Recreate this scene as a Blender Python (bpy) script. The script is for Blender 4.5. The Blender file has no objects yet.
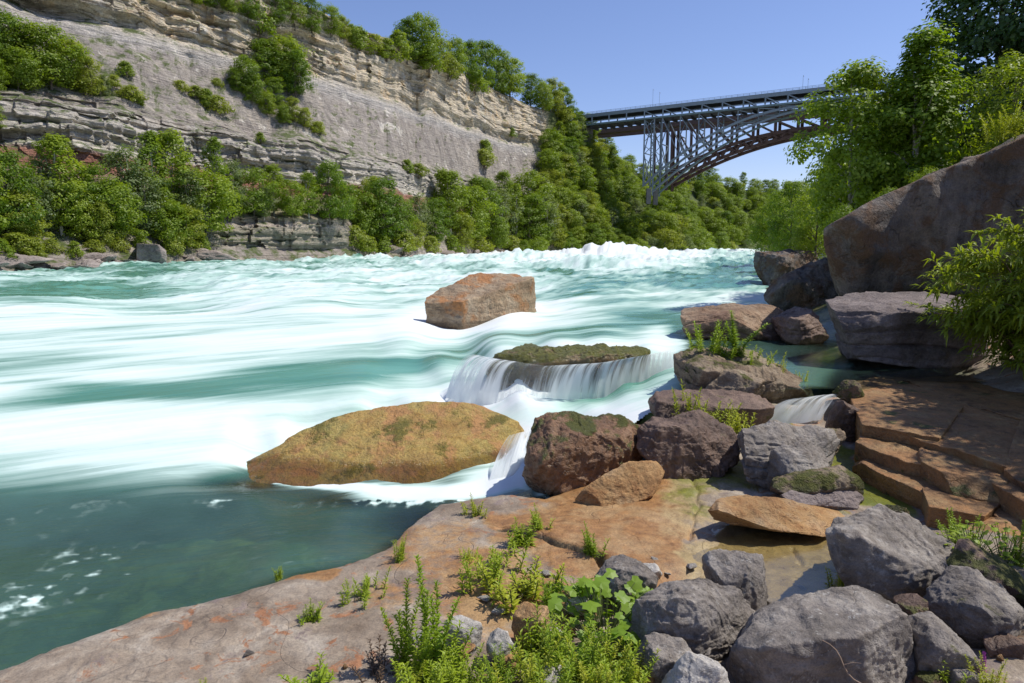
import bpy, bmesh, math
import numpy as np
from mathutils import Vector
R = math.radians
SC = bpy.context.scene
COL = SC.collection
rng = np.random.default_rng(11)

# ------------------------------------------------------------------ camera
F = 682.67; TH = R(8.04); CZ = 4.0
ct, st = math.cos(TH), math.sin(TH)
def ray(px, py):
    x = (px-512.0)/F; y = -(py-341.5)/F
    return np.array([x, ct+y*st, -st+y*ct])
def atY(px, py, Y):
    d = ray(px, py); k = Y/d[1]
    return np.array([d[0]*k, Y, CZ+d[2]*k])
def atZ(px, py, z):
    d = ray(px, py); k = (z-CZ)/d[2]
    return np.array([d[0]*k, d[1]*k, z])
def proj(x, y, z):
    zz = z-CZ
    w = y*ct - zz*st
    v = y*st + zz*ct
    w = np.maximum(w, 1e-3)
    return 512+F*x/w, 341.5-F*v/w
cam = bpy.data.cameras.new('Camera'); cam.sensor_width = 36; cam.lens = 24
cam.clip_end = 6000; cam.clip_start = 0.05
co = bpy.data.objects.new('Camera', cam); COL.objects.link(co)
co.location = (0, 0, CZ); co.rotation_euler = (R(90)-TH, 0, 0); SC.camera = co

# ------------------------------------------------------------------ noise
def _h(ix, iy, iz, seed):
    n = (ix*374761393 + iy*668265263 + iz*1442695041 + seed*1274126177) & 0xffffffff
    n = ((n ^ (n >> 13))*1274126177) & 0xffffffff
    n = ((n ^ (n >> 15))*2246822519) & 0xffffffff
    return ((n ^ (n >> 16)) & 0xffff)/32767.5 - 1.0
def vnoise(p, seed=0):
    p = np.asarray(p, float); i = np.floor(p).astype(np.int64); f = p-i
    u = f*f*f*(f*(f*6-15)+10)
    out = 0
    for a in (0, 1):
        wx = u[:, 0] if a else 1-u[:, 0]
        for b in (0, 1):
            wy = u[:, 1] if b else 1-u[:, 1]
            for c in (0, 1):
                wz = u[:, 2] if c else 1-u[:, 2]
                out = out + wx*wy*wz*_h(i[:, 0]+a, i[:, 1]+b, i[:, 2]+c, seed)
    return out
def fbm(p, octv=4, seed=0, gain=.5, lac=2.03):
    p = np.asarray(p, float); s = 0; a = 1.0; t = 0
    for o in range(octv):
        s = s + a*vnoise(p, seed+o*17); t += a; a *= gain; p = p*lac+3.7
    return s/t
def ridged(p, octv=4, seed=0):
    p = np.asarray(p, float); s = 0; a = 1.0; t = 0
    for o in range(octv):
        s = s + a*(1-2*np.abs(vnoise(p, seed+o*13))); t += a; a *= .5; p = p*2.07+1.3
    return s/t
def v3(x, y, z=0.0):
    x = np.asarray(x, float)
    return np.stack([x, np.broadcast_to(np.asarray(y, float), x.shape), np.broadcast_to(np.asarray(z, float), x.shape)], -1)
def sstep(a, b, x):
    t = np.clip((np.asarray(x, float)-a)/(b-a), 0, 1); return t*t*(3-2*t)
def sdist(poly, x, y):
    """signed distance to a polygon, positive inside"""
    poly = np.asarray(poly, float)[:, :2]; n = len(poly)
    d = np.full(x.shape, 1e9); ins = np.zeros(x.shape, bool)
    for k in range(n):
        ax, ay = poly[k]; bx, by = poly[(k+1) % n]
        ex, ey = bx-ax, by-ay; wx, wy = x-ax, y-ay
        t = np.clip((wx*ex+wy*ey)/(ex*ex+ey*ey+1e-12), 0, 1)
        d = np.minimum(d, (wx-t*ex)**2+(wy-t*ey)**2)
        c = ((ay > y) != (by > y)) & (x < (bx-ax)*(y-ay)/(by-ay+1e-12)+ax)
        ins ^= c
    d = np.sqrt(d)
    return np.where(ins, d, -d)
def ldist(line, x, y):
    line = np.asarray(line, float)[:, :2]; d = np.full(x.shape, 1e9)
    for k in range(len(line)-1):
        ax, ay = line[k]; bx, by = line[k+1]
        ex, ey = bx-ax, by-ay; wx, wy = x-ax, y-ay
        t = np.clip((wx*ex+wy*ey)/(ex*ex+ey*ey+1e-12), 0, 1)
        d = np.minimum(d, np.hypot(wx-t*ex, wy-t*ey))
    return d

# ------------------------------------------------------------------ mesh helpers
def mesh_np(name, V, Fc, mat=None, parent=None, smooth=True, attrs=None, uv=None, loc=None):
    V = np.asarray(V, np.float32); Fc = np.asarray(Fc, np.int32); k = Fc.shape[1]; nf = len(Fc)
    me = bpy.data.meshes.new(name)
    me.vertices.add(len(V)); me.vertices.foreach_set('co', V.ravel())
    me.loops.add(nf*k); me.loops.foreach_set('vertex_index', Fc.ravel())
    me.polygons.add(nf)
    me.polygons.foreach_set('loop_start', np.arange(nf, dtype=np.int32)*k)
    me.polygons.foreach_set('use_smooth', np.full(nf, bool(smooth)))
    me.update(calc_edges=True)
    for an, av in (attrs or {}).items():
        a = me.attributes.new(an, 'FLOAT', 'POINT'); a.data.foreach_set('value', np.asarray(av, np.float32))
    if uv is not None:
        l = me.uv_layers.new(name='flow'); l.data.foreach_set('uv', np.asarray(uv, np.float32)[Fc.ravel()].ravel())
    if mat: me.materials.append(mat)
    o = bpy.data.objects.new(name, me); COL.objects.link(o)
    if parent: o.parent = parent
    if loc is not None: o.location = loc
    return o
def grid_faces(nr, nc, keep=None):
    i = np.arange((nr-1)*(nc-1)); r = i//(nc-1); c = i % (nc-1)
    a = r*nc+c
    f = np.stack([a, a+1, a+nc+1, a+nc], -1)
    return f if keep is None else f[keep[f].all(1)]
def tag(o, label=None, cat=None, group=None, kind=None):
    if label: o['label'] = label
    if cat: o['category'] = cat
    if group: o['group'] = group
    if kind: o['kind'] = kind
    return o
def empty(name, loc, label, cat, group=None, rz=0.0, s=1.0):
    o = bpy.data.objects.new(name, None); COL.objects.link(o); o.empty_display_size = .2
    o.location = loc; o.rotation_euler.z = rz; o.scale = (s, s, s) if np.isscalar(s) else s
    return tag(o, label, cat, group)
def copy_tree(o, loc, rz, s, label, group=None):
    c = o.copy(); COL.objects.link(c)
    c.location = loc; c.rotation_euler.z = rz; c.scale = (s, s, s) if np.isscalar(s) else s
    c['label'] = label
    if group: c['group'] = group
    for ch in o.children:
        k = ch.copy(); COL.objects.link(k); k.parent = c
    return c
class Buf:
    def __init__(s): s.V = []; s.F = []; s.n = 0
    def add(s, V, Fc):
        s.V.append(np.asarray(V, float)); s.F.append(np.asarray(Fc)+s.n); s.n += len(V)
    def beam(s, a, b, w, h=None):
        h = h or w
        a = np.array(a, float); b = np.array(b, float); d = b-a; L = np.linalg.norm(d); d /= L
        up = np.array([0, 0, 1.0]) if abs(d[2]) < .95 else np.array([1.0, 0, 0])
        u = np.cross(d, up); u /= np.linalg.norm(u); v = np.cross(u, d)
        P = []
        for p in (a, b):
            for su, sv in ((-1, -1), (1, -1), (1, 1), (-1, 1)): P.append(p+u*su*w/2+v*sv*h/2)
        s.add(P, [[3, 2, 1, 0], [4, 5, 6, 7], [0, 1, 5, 4], [1, 2, 6, 5], [2, 3, 7, 6], [3, 0, 4, 7]])
    def tube(s, pts, rad, n=6):
        pts = np.asarray(pts, float); m = len(pts); rad = np.broadcast_to(rad, (m,))
        T = np.gradient(pts, axis=0); T /= np.linalg.norm(T, axis=1)[:, None]+1e-9
        ref = np.array([.31, .77, .2])
        U = np.cross(T, ref); U /= np.linalg.norm(U, axis=1)[:, None]+1e-9; W = np.cross(T, U)
        a = np.arange(n)*2*math.pi/n
        V = pts[:, None]+rad[:, None, None]*(U[:, None]*np.cos(a)[None, :, None]+W[:, None]*np.sin(a)[None, :, None])
        Fc = []
        for i in range(m-1):
            for j in range(n):
                k = (j+1) % n; Fc.append([i*n+j, i*n+k, (i+1)*n+k, (i+1)*n+j])
        s.add(V.reshape(-1, 3), Fc)
    def obj(s, name, mat, parent=None, smooth=False, loc=None):
        return mesh_np(name, np.concatenate(s.V), np.concatenate(s.F), mat, parent, smooth, loc=loc)

# ------------------------------------------------------------------ node helpers
class NT:
    def __init__(s, name):
        s.m = bpy.data.materials.new(name); s.m.use_nodes = True; s.t = s.m.node_tree; s.t.nodes.clear()
        s.out = s.t.nodes.new('ShaderNodeOutputMaterial')
    def put(s, sock, v):
        if isinstance(v, bpy.types.NodeSocket): s.t.links.new(v, sock)
        elif isinstance(v, (tuple, list)) and len(v) == 3 and sock.type == 'RGBA': sock.default_value = (*v, 1)
        else: sock.default_value = v
    def n(s, ty, ins=None, **at):
        nd = s.t.nodes.new(ty)
        for k, v in at.items(): setattr(nd, k, v)
        for k, v in (ins or {}).items(): s.put(nd.inputs[k], v)
        return nd
    def math(s, op, a, b=0.0, clamp=False):
        nd = s.n('ShaderNodeMath', operation=op, use_clamp=clamp); s.put(nd.inputs[0], a); s.put(nd.inputs[1], b); return nd.outputs[0]
    def mix(s, f, a, b, blend='MIX'):
        nd = s.n('ShaderNodeMix', data_type='RGBA', blend_type=blend); s.put(nd.inputs[0], f); s.put(nd.inputs[6], a); s.put(nd.inputs[7], b); return nd.outputs[2]
    def rng(s, v, a, b, c=0.0, d=1.0, smooth=True):
        nd = s.n('ShaderNodeMapRange', interpolation_type='SMOOTHSTEP' if smooth else 'LINEAR')
        for i, x in enumerate((v, a, b, c, d)): s.put(nd.inputs[i], x)
        return nd.outputs[0]
    def ramp(s, f, stops):
        nd = s.n('ShaderNodeValToRGB', {0: f}); e = nd.color_ramp.elements
        while len(e) < len(stops): e.new(.5)
        for k, (p, c) in enumerate(stops): e[k].position = p; e[k].color = (*c, 1)
        return nd.outputs[0]
    def noise(s, vec, scale, detail=5, rough=.55, w=None, dist=0.0):
        nd = s.n('ShaderNodeTexNoise', {'Scale': scale, 'Detail': detail, 'Roughness': rough, 'Distortion': dist}, noise_dimensions='4D' if w is not None else '3D')
        s.put(nd.inputs['Vector'], vec)
        if w is not None: s.put(nd.inputs['W'], w)
        return nd.outputs['Fac']
    def mapv(s, vec, scale=(1, 1, 1)):
        nd = s.n('ShaderNodeMapping'); s.put(nd.inputs['Vector'], vec); nd.inputs['Scale'].default_value = scale; return nd.outputs[0]
    def sep(s, vec):
        nd = s.n('ShaderNodeSeparateXYZ', {0: vec}); return nd.outputs
    def attr(s, name): return s.n('ShaderNodeAttribute', attribute_name=name).outputs['Fac']
    def bump(s, h, strength, dist, normal=None):
        nd = s.n('ShaderNodeBump', {'Height': h, 'Strength': strength, 'Distance': dist})
        if normal is not None: s.put(nd.inputs['Normal'], normal)
        return nd.outputs[0]
    def surf(s, sock): s.t.links.new(sock, s.out.inputs['Surface']); return s.m
    def principled(s, **k):
        nd = s.n('ShaderNodeBsdfPrincipled')
        for a, v in k.items(): s.put(nd.inputs[a.replace('_', ' ')], v)
        return nd.outputs[0]

def rock_mat(name, A, B, Cc, scale=1.0, moss=0.0, wetz=None, lichen=0.0, strata=0.0, rough=.85, crack=.25, bump=1.0, mosscol=(.075, .085, .010), stain=None, vert=0.0):
    t = NT(name)
    P = t.n('ShaderNodeTexCoord').outputs['Object']; rnd = t.math('MULTIPLY', t.n('ShaderNodeObjectInfo').outputs['Random'], 40.0)
    geo = t.n('ShaderNodeNewGeometry')
    n1 = t.noise(P, 1.3*scale, 6, .6, rnd, .4); n2 = t.noise(P, 5.5*scale, 7, .65, rnd, .2); n3 = t.noise(P, 38*scale, 4, .7, rnd)
    c = t.ramp(n1, [(.33, A), (.5, B), (.66, Cc)])
    c = t.mix(t.rng(n2, .42, .62), c, t.mix(.5, c, A, 'MULTIPLY'))
    c = t.mix(1.0, c, t.ramp(n2, [(.25, (.55, .55, .55)), (.5, (1, 1, 1)), (.75, (1.25, 1.22, 1.18))]), 'MULTIPLY')
    c = t.mix(1.0, c, t.ramp(n3, [(.3, (.68, .68, .68)), (.5, (1, 1, 1)), (.72, (1.3, 1.28, 1.25))]), 'MULTIPLY')
    pit = t.noise(P, 14*scale, 5, .7, rnd, .3); h = t.math('ADD', t.math('MULTIPLY', n2, .8), t.math('ADD', t.math('MULTIPLY', n3, .25), t.math('MULTIPLY', t.rng(pit, .35, .6), .07)))
    # cracks: thin dark seams
    ck = t.noise(P, 1.9*scale, 3, .5, t.math('ADD', rnd, 7.0), .8)
    ck = t.math('ABSOLUTE', t.math('SUBTRACT', ck, .5))
    ckm = t.math('MULTIPLY', t.rng(ck, .0, .016, 1.0, 0.0), t.rng(n2, .45, .6))
    c = t.mix(t.math('MULTIPLY', ckm, crack), c, t.mix(1.0, c, (.35, .32, .3), 'MULTIPLY'))
    h = t.math('SUBTRACT', h, t.math('MULTIPLY', ckm, .35*crack))
    if strata:
        wob = t.math('ADD', t.math('MULTIPLY', t.sep(P)[2], 7*scale), t.math('MULTIPLY', n1, 2.2))
        sv = t.n('ShaderNodeCombineXYZ', {2: wob}).outputs[0]
        sn = t.noise(sv, 1.0, 3, .6, rnd)
        c = t.mix(strata, c, t.mix(1.0, c, t.ramp(sn, [(.35, (.6, .58, .56)), (.6, (1.25, 1.22, 1.2))]), 'MULTIPLY'))
        h = t.math('ADD', h, t.math('MULTIPLY', sn, strata*.9))
    if vert:
        vn = t.noise(t.mapv(P, (1.1, 1.1, .10)), 1.0, 6, .66, rnd, .5)
        c = t.mix(vert, c, t.mix(1.0, c, t.ramp(vn, [(.34, (.42, .40, .39)), (.48, (1, 1, 1)), (.62, (1.5, 1.42, 1.3)), (.70, (2.1, 1.9, 1.6))]), 'MULTIPLY'))
        h = t.math('ADD', h, t.math('MULTIPLY', vn, .9))
    if stain:
        sm = t.rng(t.noise(P, 2.3*scale, 5, .65, t.math('ADD', rnd, 21.0), .6), .46, .60)
        c = t.mix(sm, c, t.mix(1.0, stain, t.ramp(n3, [(.3, (.7, .7, .7)), (.7, (1.25, 1.2, 1.2))]), 'MULTIPLY'))
    if lichen:
        lm = t.rng(t.noise(P, 7*scale, 6, .75, t.math('ADD', rnd, 3.0)), .62-lichen*.12, .68)
        c = t.mix(t.math('MULTIPLY', lm, .7), c, (.52, .5, .46))
    if moss:
        nz = t.sep(geo.outputs['Normal'])[2]
        mn = t.noise(P, 1.7*scale, 6, .65, t.math('ADD', rnd, 13.0))
        low = t.rng(t.sep(P)[2], .15, .7, .17, 0.0)
        mm = t.rng(t.math('ADD', t.math('ADD', mn, t.math('MULTIPLY', nz, .10)), low), .78-moss*.3, .86-moss*.3)
        mc = t.mix(t.noise(P, 23*scale, 3), t.mix(1.0, mosscol, (.5, .55, .5), 'MULTIPLY'), t.mix(1.0, mosscol, (1.7, 1.5, 1.5), 'MULTIPLY'))
        c = t.mix(mm, c, mc)
        h = t.math('ADD', h, t.math('MULTIPLY', mm, t.math('MULTIPLY', t.noise(P, 60*scale, 3), .5)))
    wear = t.rng(geo.outputs['Pointiness'], .51, .58)
    c = t.mix(t.math('MULTIPLY', wear, t.math('MULTIPLY', n2, .8)), c, t.mix(1.0, c, (1.9, 1.85, 1.8), 'MULTIPLY'))
    rg = t.math('ADD', rough-.12, t.math('MULTIPLY', n2, .2))
    if wetz is not None:
        wz = t.math('ADD', t.sep(geo.outputs['Position'])[2], t.math('MULTIPLY', n1, .25))
        wm = t.rng(wz, wetz+.05, wetz+.22, 1.0, 0.0)
        c = t.mix(wm, c, t.mix(1.0, c, (.5, .46, .4), 'MULTIPLY'))
        rg = t.math('SUBTRACT', rg, t.math('MULTIPLY', wm, .5), clamp=True)
    nb = t.bump(h, 1.0*bump, .085/scale)
    return t.surf(t.principled(Base_Color=c, Roughness=rg, Normal=nb))

def leaf_mat(name, a, b, trans=.5):
    t = NT(name)
    oi = t.n('ShaderNodeObjectInfo').outputs['Random']
    geo = t.n('ShaderNodeNewGeometry')
    ri = geo.outputs['Random Per Island']
    P = t.n('ShaderNodeTexCoord').outputs['Object']
    f = t.math('ADD', t.math('MULTIPLY', oi, .5), t.math('ADD', t.math('MULTIPLY', ri, .35), t.math('MULTIPLY', t.noise(P, .5, 2), .3)))
    c = t.mix(t.math('SUBTRACT', f, .1, clamp=True), a, b)
    d = t.principled(Base_Color=c, Roughness=.5)
    tr = t.n('ShaderNodeBsdfTranslucent', {'Color': t.mix(1.0, c, (1.25, 1.25, .5), 'MULTIPLY')}).outputs[0]
    m = t.n('ShaderNodeMixShader', {0: trans, 1: d, 2: tr}).outputs[0]
    return t.surf(m)
def flat_mat(name, c, rough=.6, var=.25, sc=3.0, metal=0.0):
    t = NT(name); P = t.n('ShaderNodeTexCoord').outputs['Object']
    n = t.noise(P, sc, 5, .65)
    cc = t.mix(n, tuple(x*(1-var) for x in c), tuple(x*(1+var) for x in c))
    return t.surf(t.principled(Base_Color=cc, Roughness=rough, Metallic=metal))

# ------------------------------------------------------------------ sky and sun
SUN = np.array([.98, .10]); SUN /= np.linalg.norm(SUN); EL = R(57)
w = bpy.data.worlds.new('World'); SC.world = w; w.use_nodes = True
nt = w.node_tree; bg = nt.nodes['Background']
sky = nt.nodes.new('ShaderNodeTexSky'); sky.sky_type = 'NISHITA'; sky.sun_disc = False
sky.sun_elevation = EL; sky.sun_rotation = math.atan2(SUN[0], SUN[1]); sky.altitude = 100
sky.air_density = 1.0; sky.dust_density = .3; sky.ozone_density = 6.0
tm = nt.nodes.new('ShaderNodeMix'); tm.data_type = 'RGBA'; tm.blend_type = 'MULTIPLY'; tm.inputs[0].default_value = 1; tm.inputs[7].default_value = (1.10, .95, 1.03, 1)
nt.links.new(sky.outputs[0], tm.inputs[6]); nt.links.new(tm.outputs[2], bg.inputs[0]); bg.inputs[1].default_value = .125
sl = bpy.data.lights.new('sun', 'SUN'); sl.energy = 4.2; sl.angle = R(.5); sl.color = (1, .95, .86)
so = bpy.data.objects.new('sun', sl); COL.objects.link(so)
so.rotation_euler = Vector((SUN[0]*math.cos(EL), SUN[1]*math.cos(EL), math.sin(EL))).to_track_quat('Z', 'Y').to_euler()
SC.view_settings.view_transform = 'Standard'; SC.view_settings.look = 'None'
SC.view_settings.exposure = 0.2; SC.view_settings.gamma = 1

# ------------------------------------------------------------------ rocks
_dirs = {}
def dirs(sub):
    if sub not in _dirs:
        bm = bmesh.new(); bmesh.ops.create_icosphere(bm, subdivisions=sub, radius=1)
        V = np.array([v.co[:] for v in bm.verts]); Fc = np.array([[v.index for v in f.verts] for f in bm.faces]); bm.free()
        _dirs[sub] = (V/np.linalg.norm(V, axis=1)[:, None], Fc)
    return _dirs[sub]
def hull_planes(P):
    bm = bmesh.new()
    for p in P: bm.verts.new(p)
    bmesh.ops.convex_hull(bm, input=bm.verts)
    bm.normal_update()
    out = []
    for f in bm.faces:
        n = np.array(f.normal[:]); out.append((*n, float(np.dot(n, np.array(f.verts[0].co[:])))))
    bm.free()
    return np.array(out)
def rock_mesh(name, P, mat, sub=6, k=30, rough=1.0, layered=0.0, seed=0, chips=8, joints=0.0, parent=None, noisesc=1.0):
    """boulder from the convex hull of the points P: faceted, worn edges, noise relief"""
    P = np.asarray(P, float); lo, hi = P.min(0), P.max(0); c = (lo+hi)/2; e = np.maximum((hi-lo)/2, 1e-3)
    Q = (P-c)/e; cen = Q.mean(0)*.5; Q = Q-cen
    pl = hull_planes(Q); d = np.maximum(pl[:, 3], .05)
    D, Fc = dirs(sub)
    k = k*2.6; q = np.maximum(D@pl[:, :3].T, 0)/d
    r = (q**k).sum(1)**(-1/k)
    V = (D*r[:, None]+cen)*e+c
    size = float(np.cbrt(np.prod(e*2)))
    rc = np.random.default_rng(seed+500)
    for _ in range(int(chips)):
        n_ = rc.normal(size=3)*np.array([1, 1, .8]); n_ /= np.linalg.norm(n_); W_ = (V-c)/e
        h_ = W_@n_; dd_ = h_.max()*rc.uniform(.76, .95)
        W_ = W_-n_*(np.maximum(h_-dd_, 0)*.92)[:, None]; V = W_*e+c
    nd = D/e; nd /= np.linalg.norm(nd, axis=1)[:, None]
    S = V/size*noisesc+seed*7.31
    disp = .05*fbm(S*1.6, 2, seed)+.045*ridged(S*2.4, 5, seed+5)+.022*ridged(S*5.5, 4, seed+15)+.028*fbm(S*8, 5, seed+9, .62)
    # chipped facets
    cell = np.round(fbm(S*2.2, 2, seed+31)*5)/5-fbm(S*2.2, 2, seed+31)
    disp += .055*cell
    if layered:
        zz = V[:, 2]/size*9+fbm(S*1.2, 2, seed+3)*1.5
        fl = np.floor(zz); stp = _h(fl.astype(np.int64), np.full(fl.shape, seed, np.int64), np.zeros(fl.shape, np.int64), 5)
        fr = zz-fl
        side = 1-np.abs(nd[:, 2])
        disp += layered*side*(.05*stp-.05*np.exp(-((fr-.5)/.5)**8*0-((np.minimum(fr, 1-fr))/.09)**2))
    if joints: disp = disp-joints*(1-ridged(v3(V[:, 0]*.40+.12*V[:, 2], V[:, 1]*.40, V[:, 2]*.03), 2, seed+41))
    V = V+nd*(disp*size*rough)[:, None]
    base = np.array([c[0], c[1], lo[2]])
    return mesh_np(name, V-base, Fc, mat, parent, True, loc=base)
def box_pts(x0, y0, x1, y1, Y, depth, seed, n=16, flat=.0, p=3.0):
    """random boulder points filling the pixel box x0..x1, y0..y1 at distance Y"""
    r = np.random.default_rng(seed)
    a = r.normal(size=(n, 3)); a /= (np.abs(a)**p).sum(1)[:, None]**(1/p)
    a -= (a.max(0)+a.min(0))/2; a /= np.abs(a).max(0)
    L = atY(x0, (y0+y1)/2, Y); Rr = atY(x1, (y0+y1)/2, Y); T = atY(0, y0, Y)[2]; B = atY(0, y1, Y)[2]
    H = T-B; B -= H*.25                                  # sunk into the ground
    return np.stack([(L[0]+Rr[0])/2+a[:, 0]*(Rr[0]-L[0])/2, Y+depth/2*a[:, 1]+depth*.2, (T+B)/2+a[:, 2]*(T-B)/2], -1)
def Yz(py, z): return atZ(512, py, z)[1]
def px_pts(L, Y): return [atY(a, b, Y+dy) for a, b, dy in L]

GREY = ((.14, .121, .104), (.245, .214, .188), (.40, .36, .315))
M = {}
M['grey'] = rock_mat('grey limestone', *GREY, scale=1.4, lichen=.4, crack=.3)
M['greymoss'] = rock_mat('mossy grey limestone', *GREY, scale=1.3, moss=.12, crack=.3, wetz=.55)
M['dark'] = rock_mat('dark weathered rock', (.13, .112, .10), (.22, .19, .165), (.32, .275, .23), scale=.5, crack=.5, stain=(.17, .105, .06), vert=.9, bump=1.6)
M['brown'] = rock_mat('brown wet rock', (.13, .065, .035), (.24, .125, .06), (.33, .2, .11), scale=1.1, moss=.72, crack=.6, wetz=.35, rough=.5)
M['darkbrown'] = rock_mat('dark brown rock', (.10, .06, .045), (.19, .12, .085), (.27, .18, .13), scale=1.1, moss=.25, crack=.3, rough=.6)
M['gold'] = rock_mat('golden algae rock', (.38, .235, .055), (.46, .32, .082), (.33, .29, .075), scale=.7, moss=.5, crack=.2, wetz=.25, rough=.45, mosscol=(.17, .15, .02), stain=(.42, .22, .07))
M['tan'] = rock_mat('tan slab rock', (.30, .155, .055), (.40, .24, .10), (.46, .32, .18), scale=1.3, crack=.5, strata=.5)
M['block'] = rock_mat('buff block rock', (.22, .14, .08), (.40, .30, .19), (.46, .37, .26), scale=.35, crack=.3, strata=.5, stain=(.36, .17, .06), wetz=1.2)
M['mossyb'] = rock_mat('mossy brown rock', (.15, .10, .065), (.27, .2, .13), (.35, .28, .2), scale=.8, moss=.58, crack=.3, wetz=.7)
M['layer'] = rock_mat('layered purple rock', (.16, .13, .125), (.24, .2, .19), (.33, .28, .26), scale=.6, crack=.3, strata=.8)
M['layerb'] = rock_mat('layered brown rock', (.20, .12, .075), (.32, .22, .14), (.42, .32, .22), scale=.6, crack=.3, strata=.8, wetz=1.25)
M['ledge'] = rock_mat('wet ledge rock', (.15, .11, .05), (.25, .17, .08), (.22, .2, .07), scale=.6, moss=.9, crack=.6, wetz=1.4, rough=.4, mosscol=(.12, .13, .02))
M['terrace'] = rock_mat('brown terrace rock', (.13, .065, .025), (.29, .155, .055), (.38, .24, .10), scale=1.0, crack=.4, strata=.5, rough=.6, moss=.12, stain=(.30, .15, .05))
M['shore'] = rock_mat('shore rubble rock', (.2, .17, .15), (.33, .28, .25), (.45, .4, .36), scale=.15, crack=.6, strata=.3)
M['pale'] = rock_mat('pale stone', (.34, .32, .29), (.47, .44, .4), (.58, .55, .5), scale=2.5, crack=.5)

def boulder(name, label, P, mat, cat='boulder', group=None, **k):
    return tag(rock_mesh(name, P, M[mat], **k), label, cat, group)

def build_rocks():
    B = boulder
    # the block standing in the river
    o = B('river_boulder', 'large tilted orange and grey block standing alone in the white rapids',
      px_pts([(425, 297, 0), (463, 302, -.2), (533, 279, 2.6), (509, 272, 4.0), (474, 276, 3.0), (429, 294, .8), (427, 345, 0), (462, 350, -.2), (534, 325, 2.6), (536, 325, 3.2), (430, 340, 1.2), (520, 320, 4.0)], Yz(317, 1.38)), 'block', sub=7, k=70, layered=.15, seed=3, rough=.55, chips=4)
    # golden half drowned rock
    B('submerged_rock', 'broad golden brown rock half under water beside the calm green pool',
      px_pts([(196, 487, .0), (228, 476, .1), (262, 458, .4), (305, 438, .9), (345, 414, 1.2), (400, 403, 1.4), (470, 404, 1.6), (524, 424, 1.2), (530, 450, .6), (500, 478, -.1), (430, 489, -.6), (330, 489, -.6), (280, 480, -.3), (290, 560, 0), (520, 560, 0), (300, 560, 2.5), (530, 560, 2.5), (420, 430, 3.2)], Yz(489, 0)+.6), 'gold', sub=7, k=26, seed=8, rough=.36, chips=3)
    B('ledge_rock', 'flat green topped ledge rock with water pouring over its edge',
      px_pts([(484, 357, -.1), (545, 363, -.4), (605, 358, -.2), (640, 352, .2), (652, 349, 1.0), (600, 344.5, 2.0), (520, 347, 2.0), (492, 350, 1.2), (500, 440, .3), (560, 430, -.1), (610, 440, .1), (640, 420, .6), (500, 440, 2), (640, 420, 2)], Yz(362, 1.4)+.4), 'ledge', sub=7, k=20, layered=.3, seed=5, rough=.9, noisesc=1.6)
    B('wet_boulder', 'big rounded wet brown boulder with moss along its foot beside the waterfall',
      px_pts([(519, 470, 0), (524, 440, .4), (537, 414, .6), (575, 409, .5), (620, 415, .6), (648, 428, .8), (640, 470, .3), (612, 498, 0), (570, 512, -.3), (530, 502, -.2), (560, 455, -.4), (600, 450, -.3), (530, 440, 1.6), (640, 440, 1.7), (580, 430, 1.8), (580, 530, 1.2)], Yz(505, .15)+.2), 'brown', sub=7, k=18, seed=12)
    B('dark_boulder', 'dark brown angular boulder between the wet brown boulder and the jagged grey rock',
      px_pts([(637, 430, 0), (650, 418, .4), (700, 415, .6), (728, 432, .5), (738, 458, .3), (715, 480, -.1), (665, 478, -.2), (640, 462, -.1), (670, 430, -.15), (645, 440, 1.2), (735, 450, 1.3), (690, 440, 1.4), (690, 500, .6)], Yz(480, .45)+.1), 'darkbrown', sub=7, k=26, seed=14)
    B('low_boulder', 'low grey brown rock with grass tuft behind the dark brown boulder', box_pts(650, 393, 775, 425, Yz(425, .75), 1.2, 21), 'darkbrown', seed=21, rough=.8)
    B('mossy_boulder', 'mossy boulder with leafy plants growing on its top above the small chute',
      px_pts([(671, 372, 0), (676, 357, .4), (705, 349, .9), (745, 355, 1.0), (790, 372, .6), (818, 388, .4), (815, 398, .1), (760, 404, -.2), (715, 404, -.4), (690, 397, -.4), (700, 372, -.6), (735, 376, -.5), (680, 370, 1.8), (800, 385, 1.6), (740, 370, 2.2), (740, 430, .8)], Yz(404, .85)+.3), 'mossyb', sub=7, k=24, seed=16, layered=.3)
    B('mossy_boulder', 'small moss draped rock leaning against the plant topped boulder', box_pts(708, 372, 765, 405, Yz(405, .85)-.3, .8, 22), 'mossyb', seed=22)
    B('jagged_boulder', 'jagged pale grey boulder standing beside the shallow amber stream',
      px_pts([(735, 440, 0), (745, 430, .2), (785, 424, .5), (828, 432, .6), (840, 445, .5), (825, 470, .2), (775, 486, -.2), (745, 478, -.2), (760, 445, -.25), (745, 440, 1.0), (835, 440, 1.1), (790, 500, .4)], Yz(486, .5)+.2), 'grey', sub=7, k=34, seed=18, layered=.5, rough=1.2)
    B('jagged_boulder', 'smaller grey boulder with moss around its base in the amber stream', box_pts(774, 446, 838, 492, Yz(492, .5), .8, 23), 'greymoss', sub=6, seed=23, rough=1.1)
    B('moss_mound', 'low mound of rock covered with yellow green moss below the small grey boulder', box_pts(768, 472, 872, 500, Yz(500, .5), .7, 25), 'mossyb', seed=25, rough=.8)
    B('thin_slab', 'thin grey slab lying on the moss mound above the tan slab',
      px_pts([(778, 494, -.1), (800, 488, .1), (850, 490, .2), (862, 499, .1), (855, 509, -.1), (790, 504, -.2), (780, 500, .5), (860, 500, .6), (820, 515, .2)], Yz(508, .5)+.1), 'layer', k=40, seed=26, layered=.6)
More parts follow.
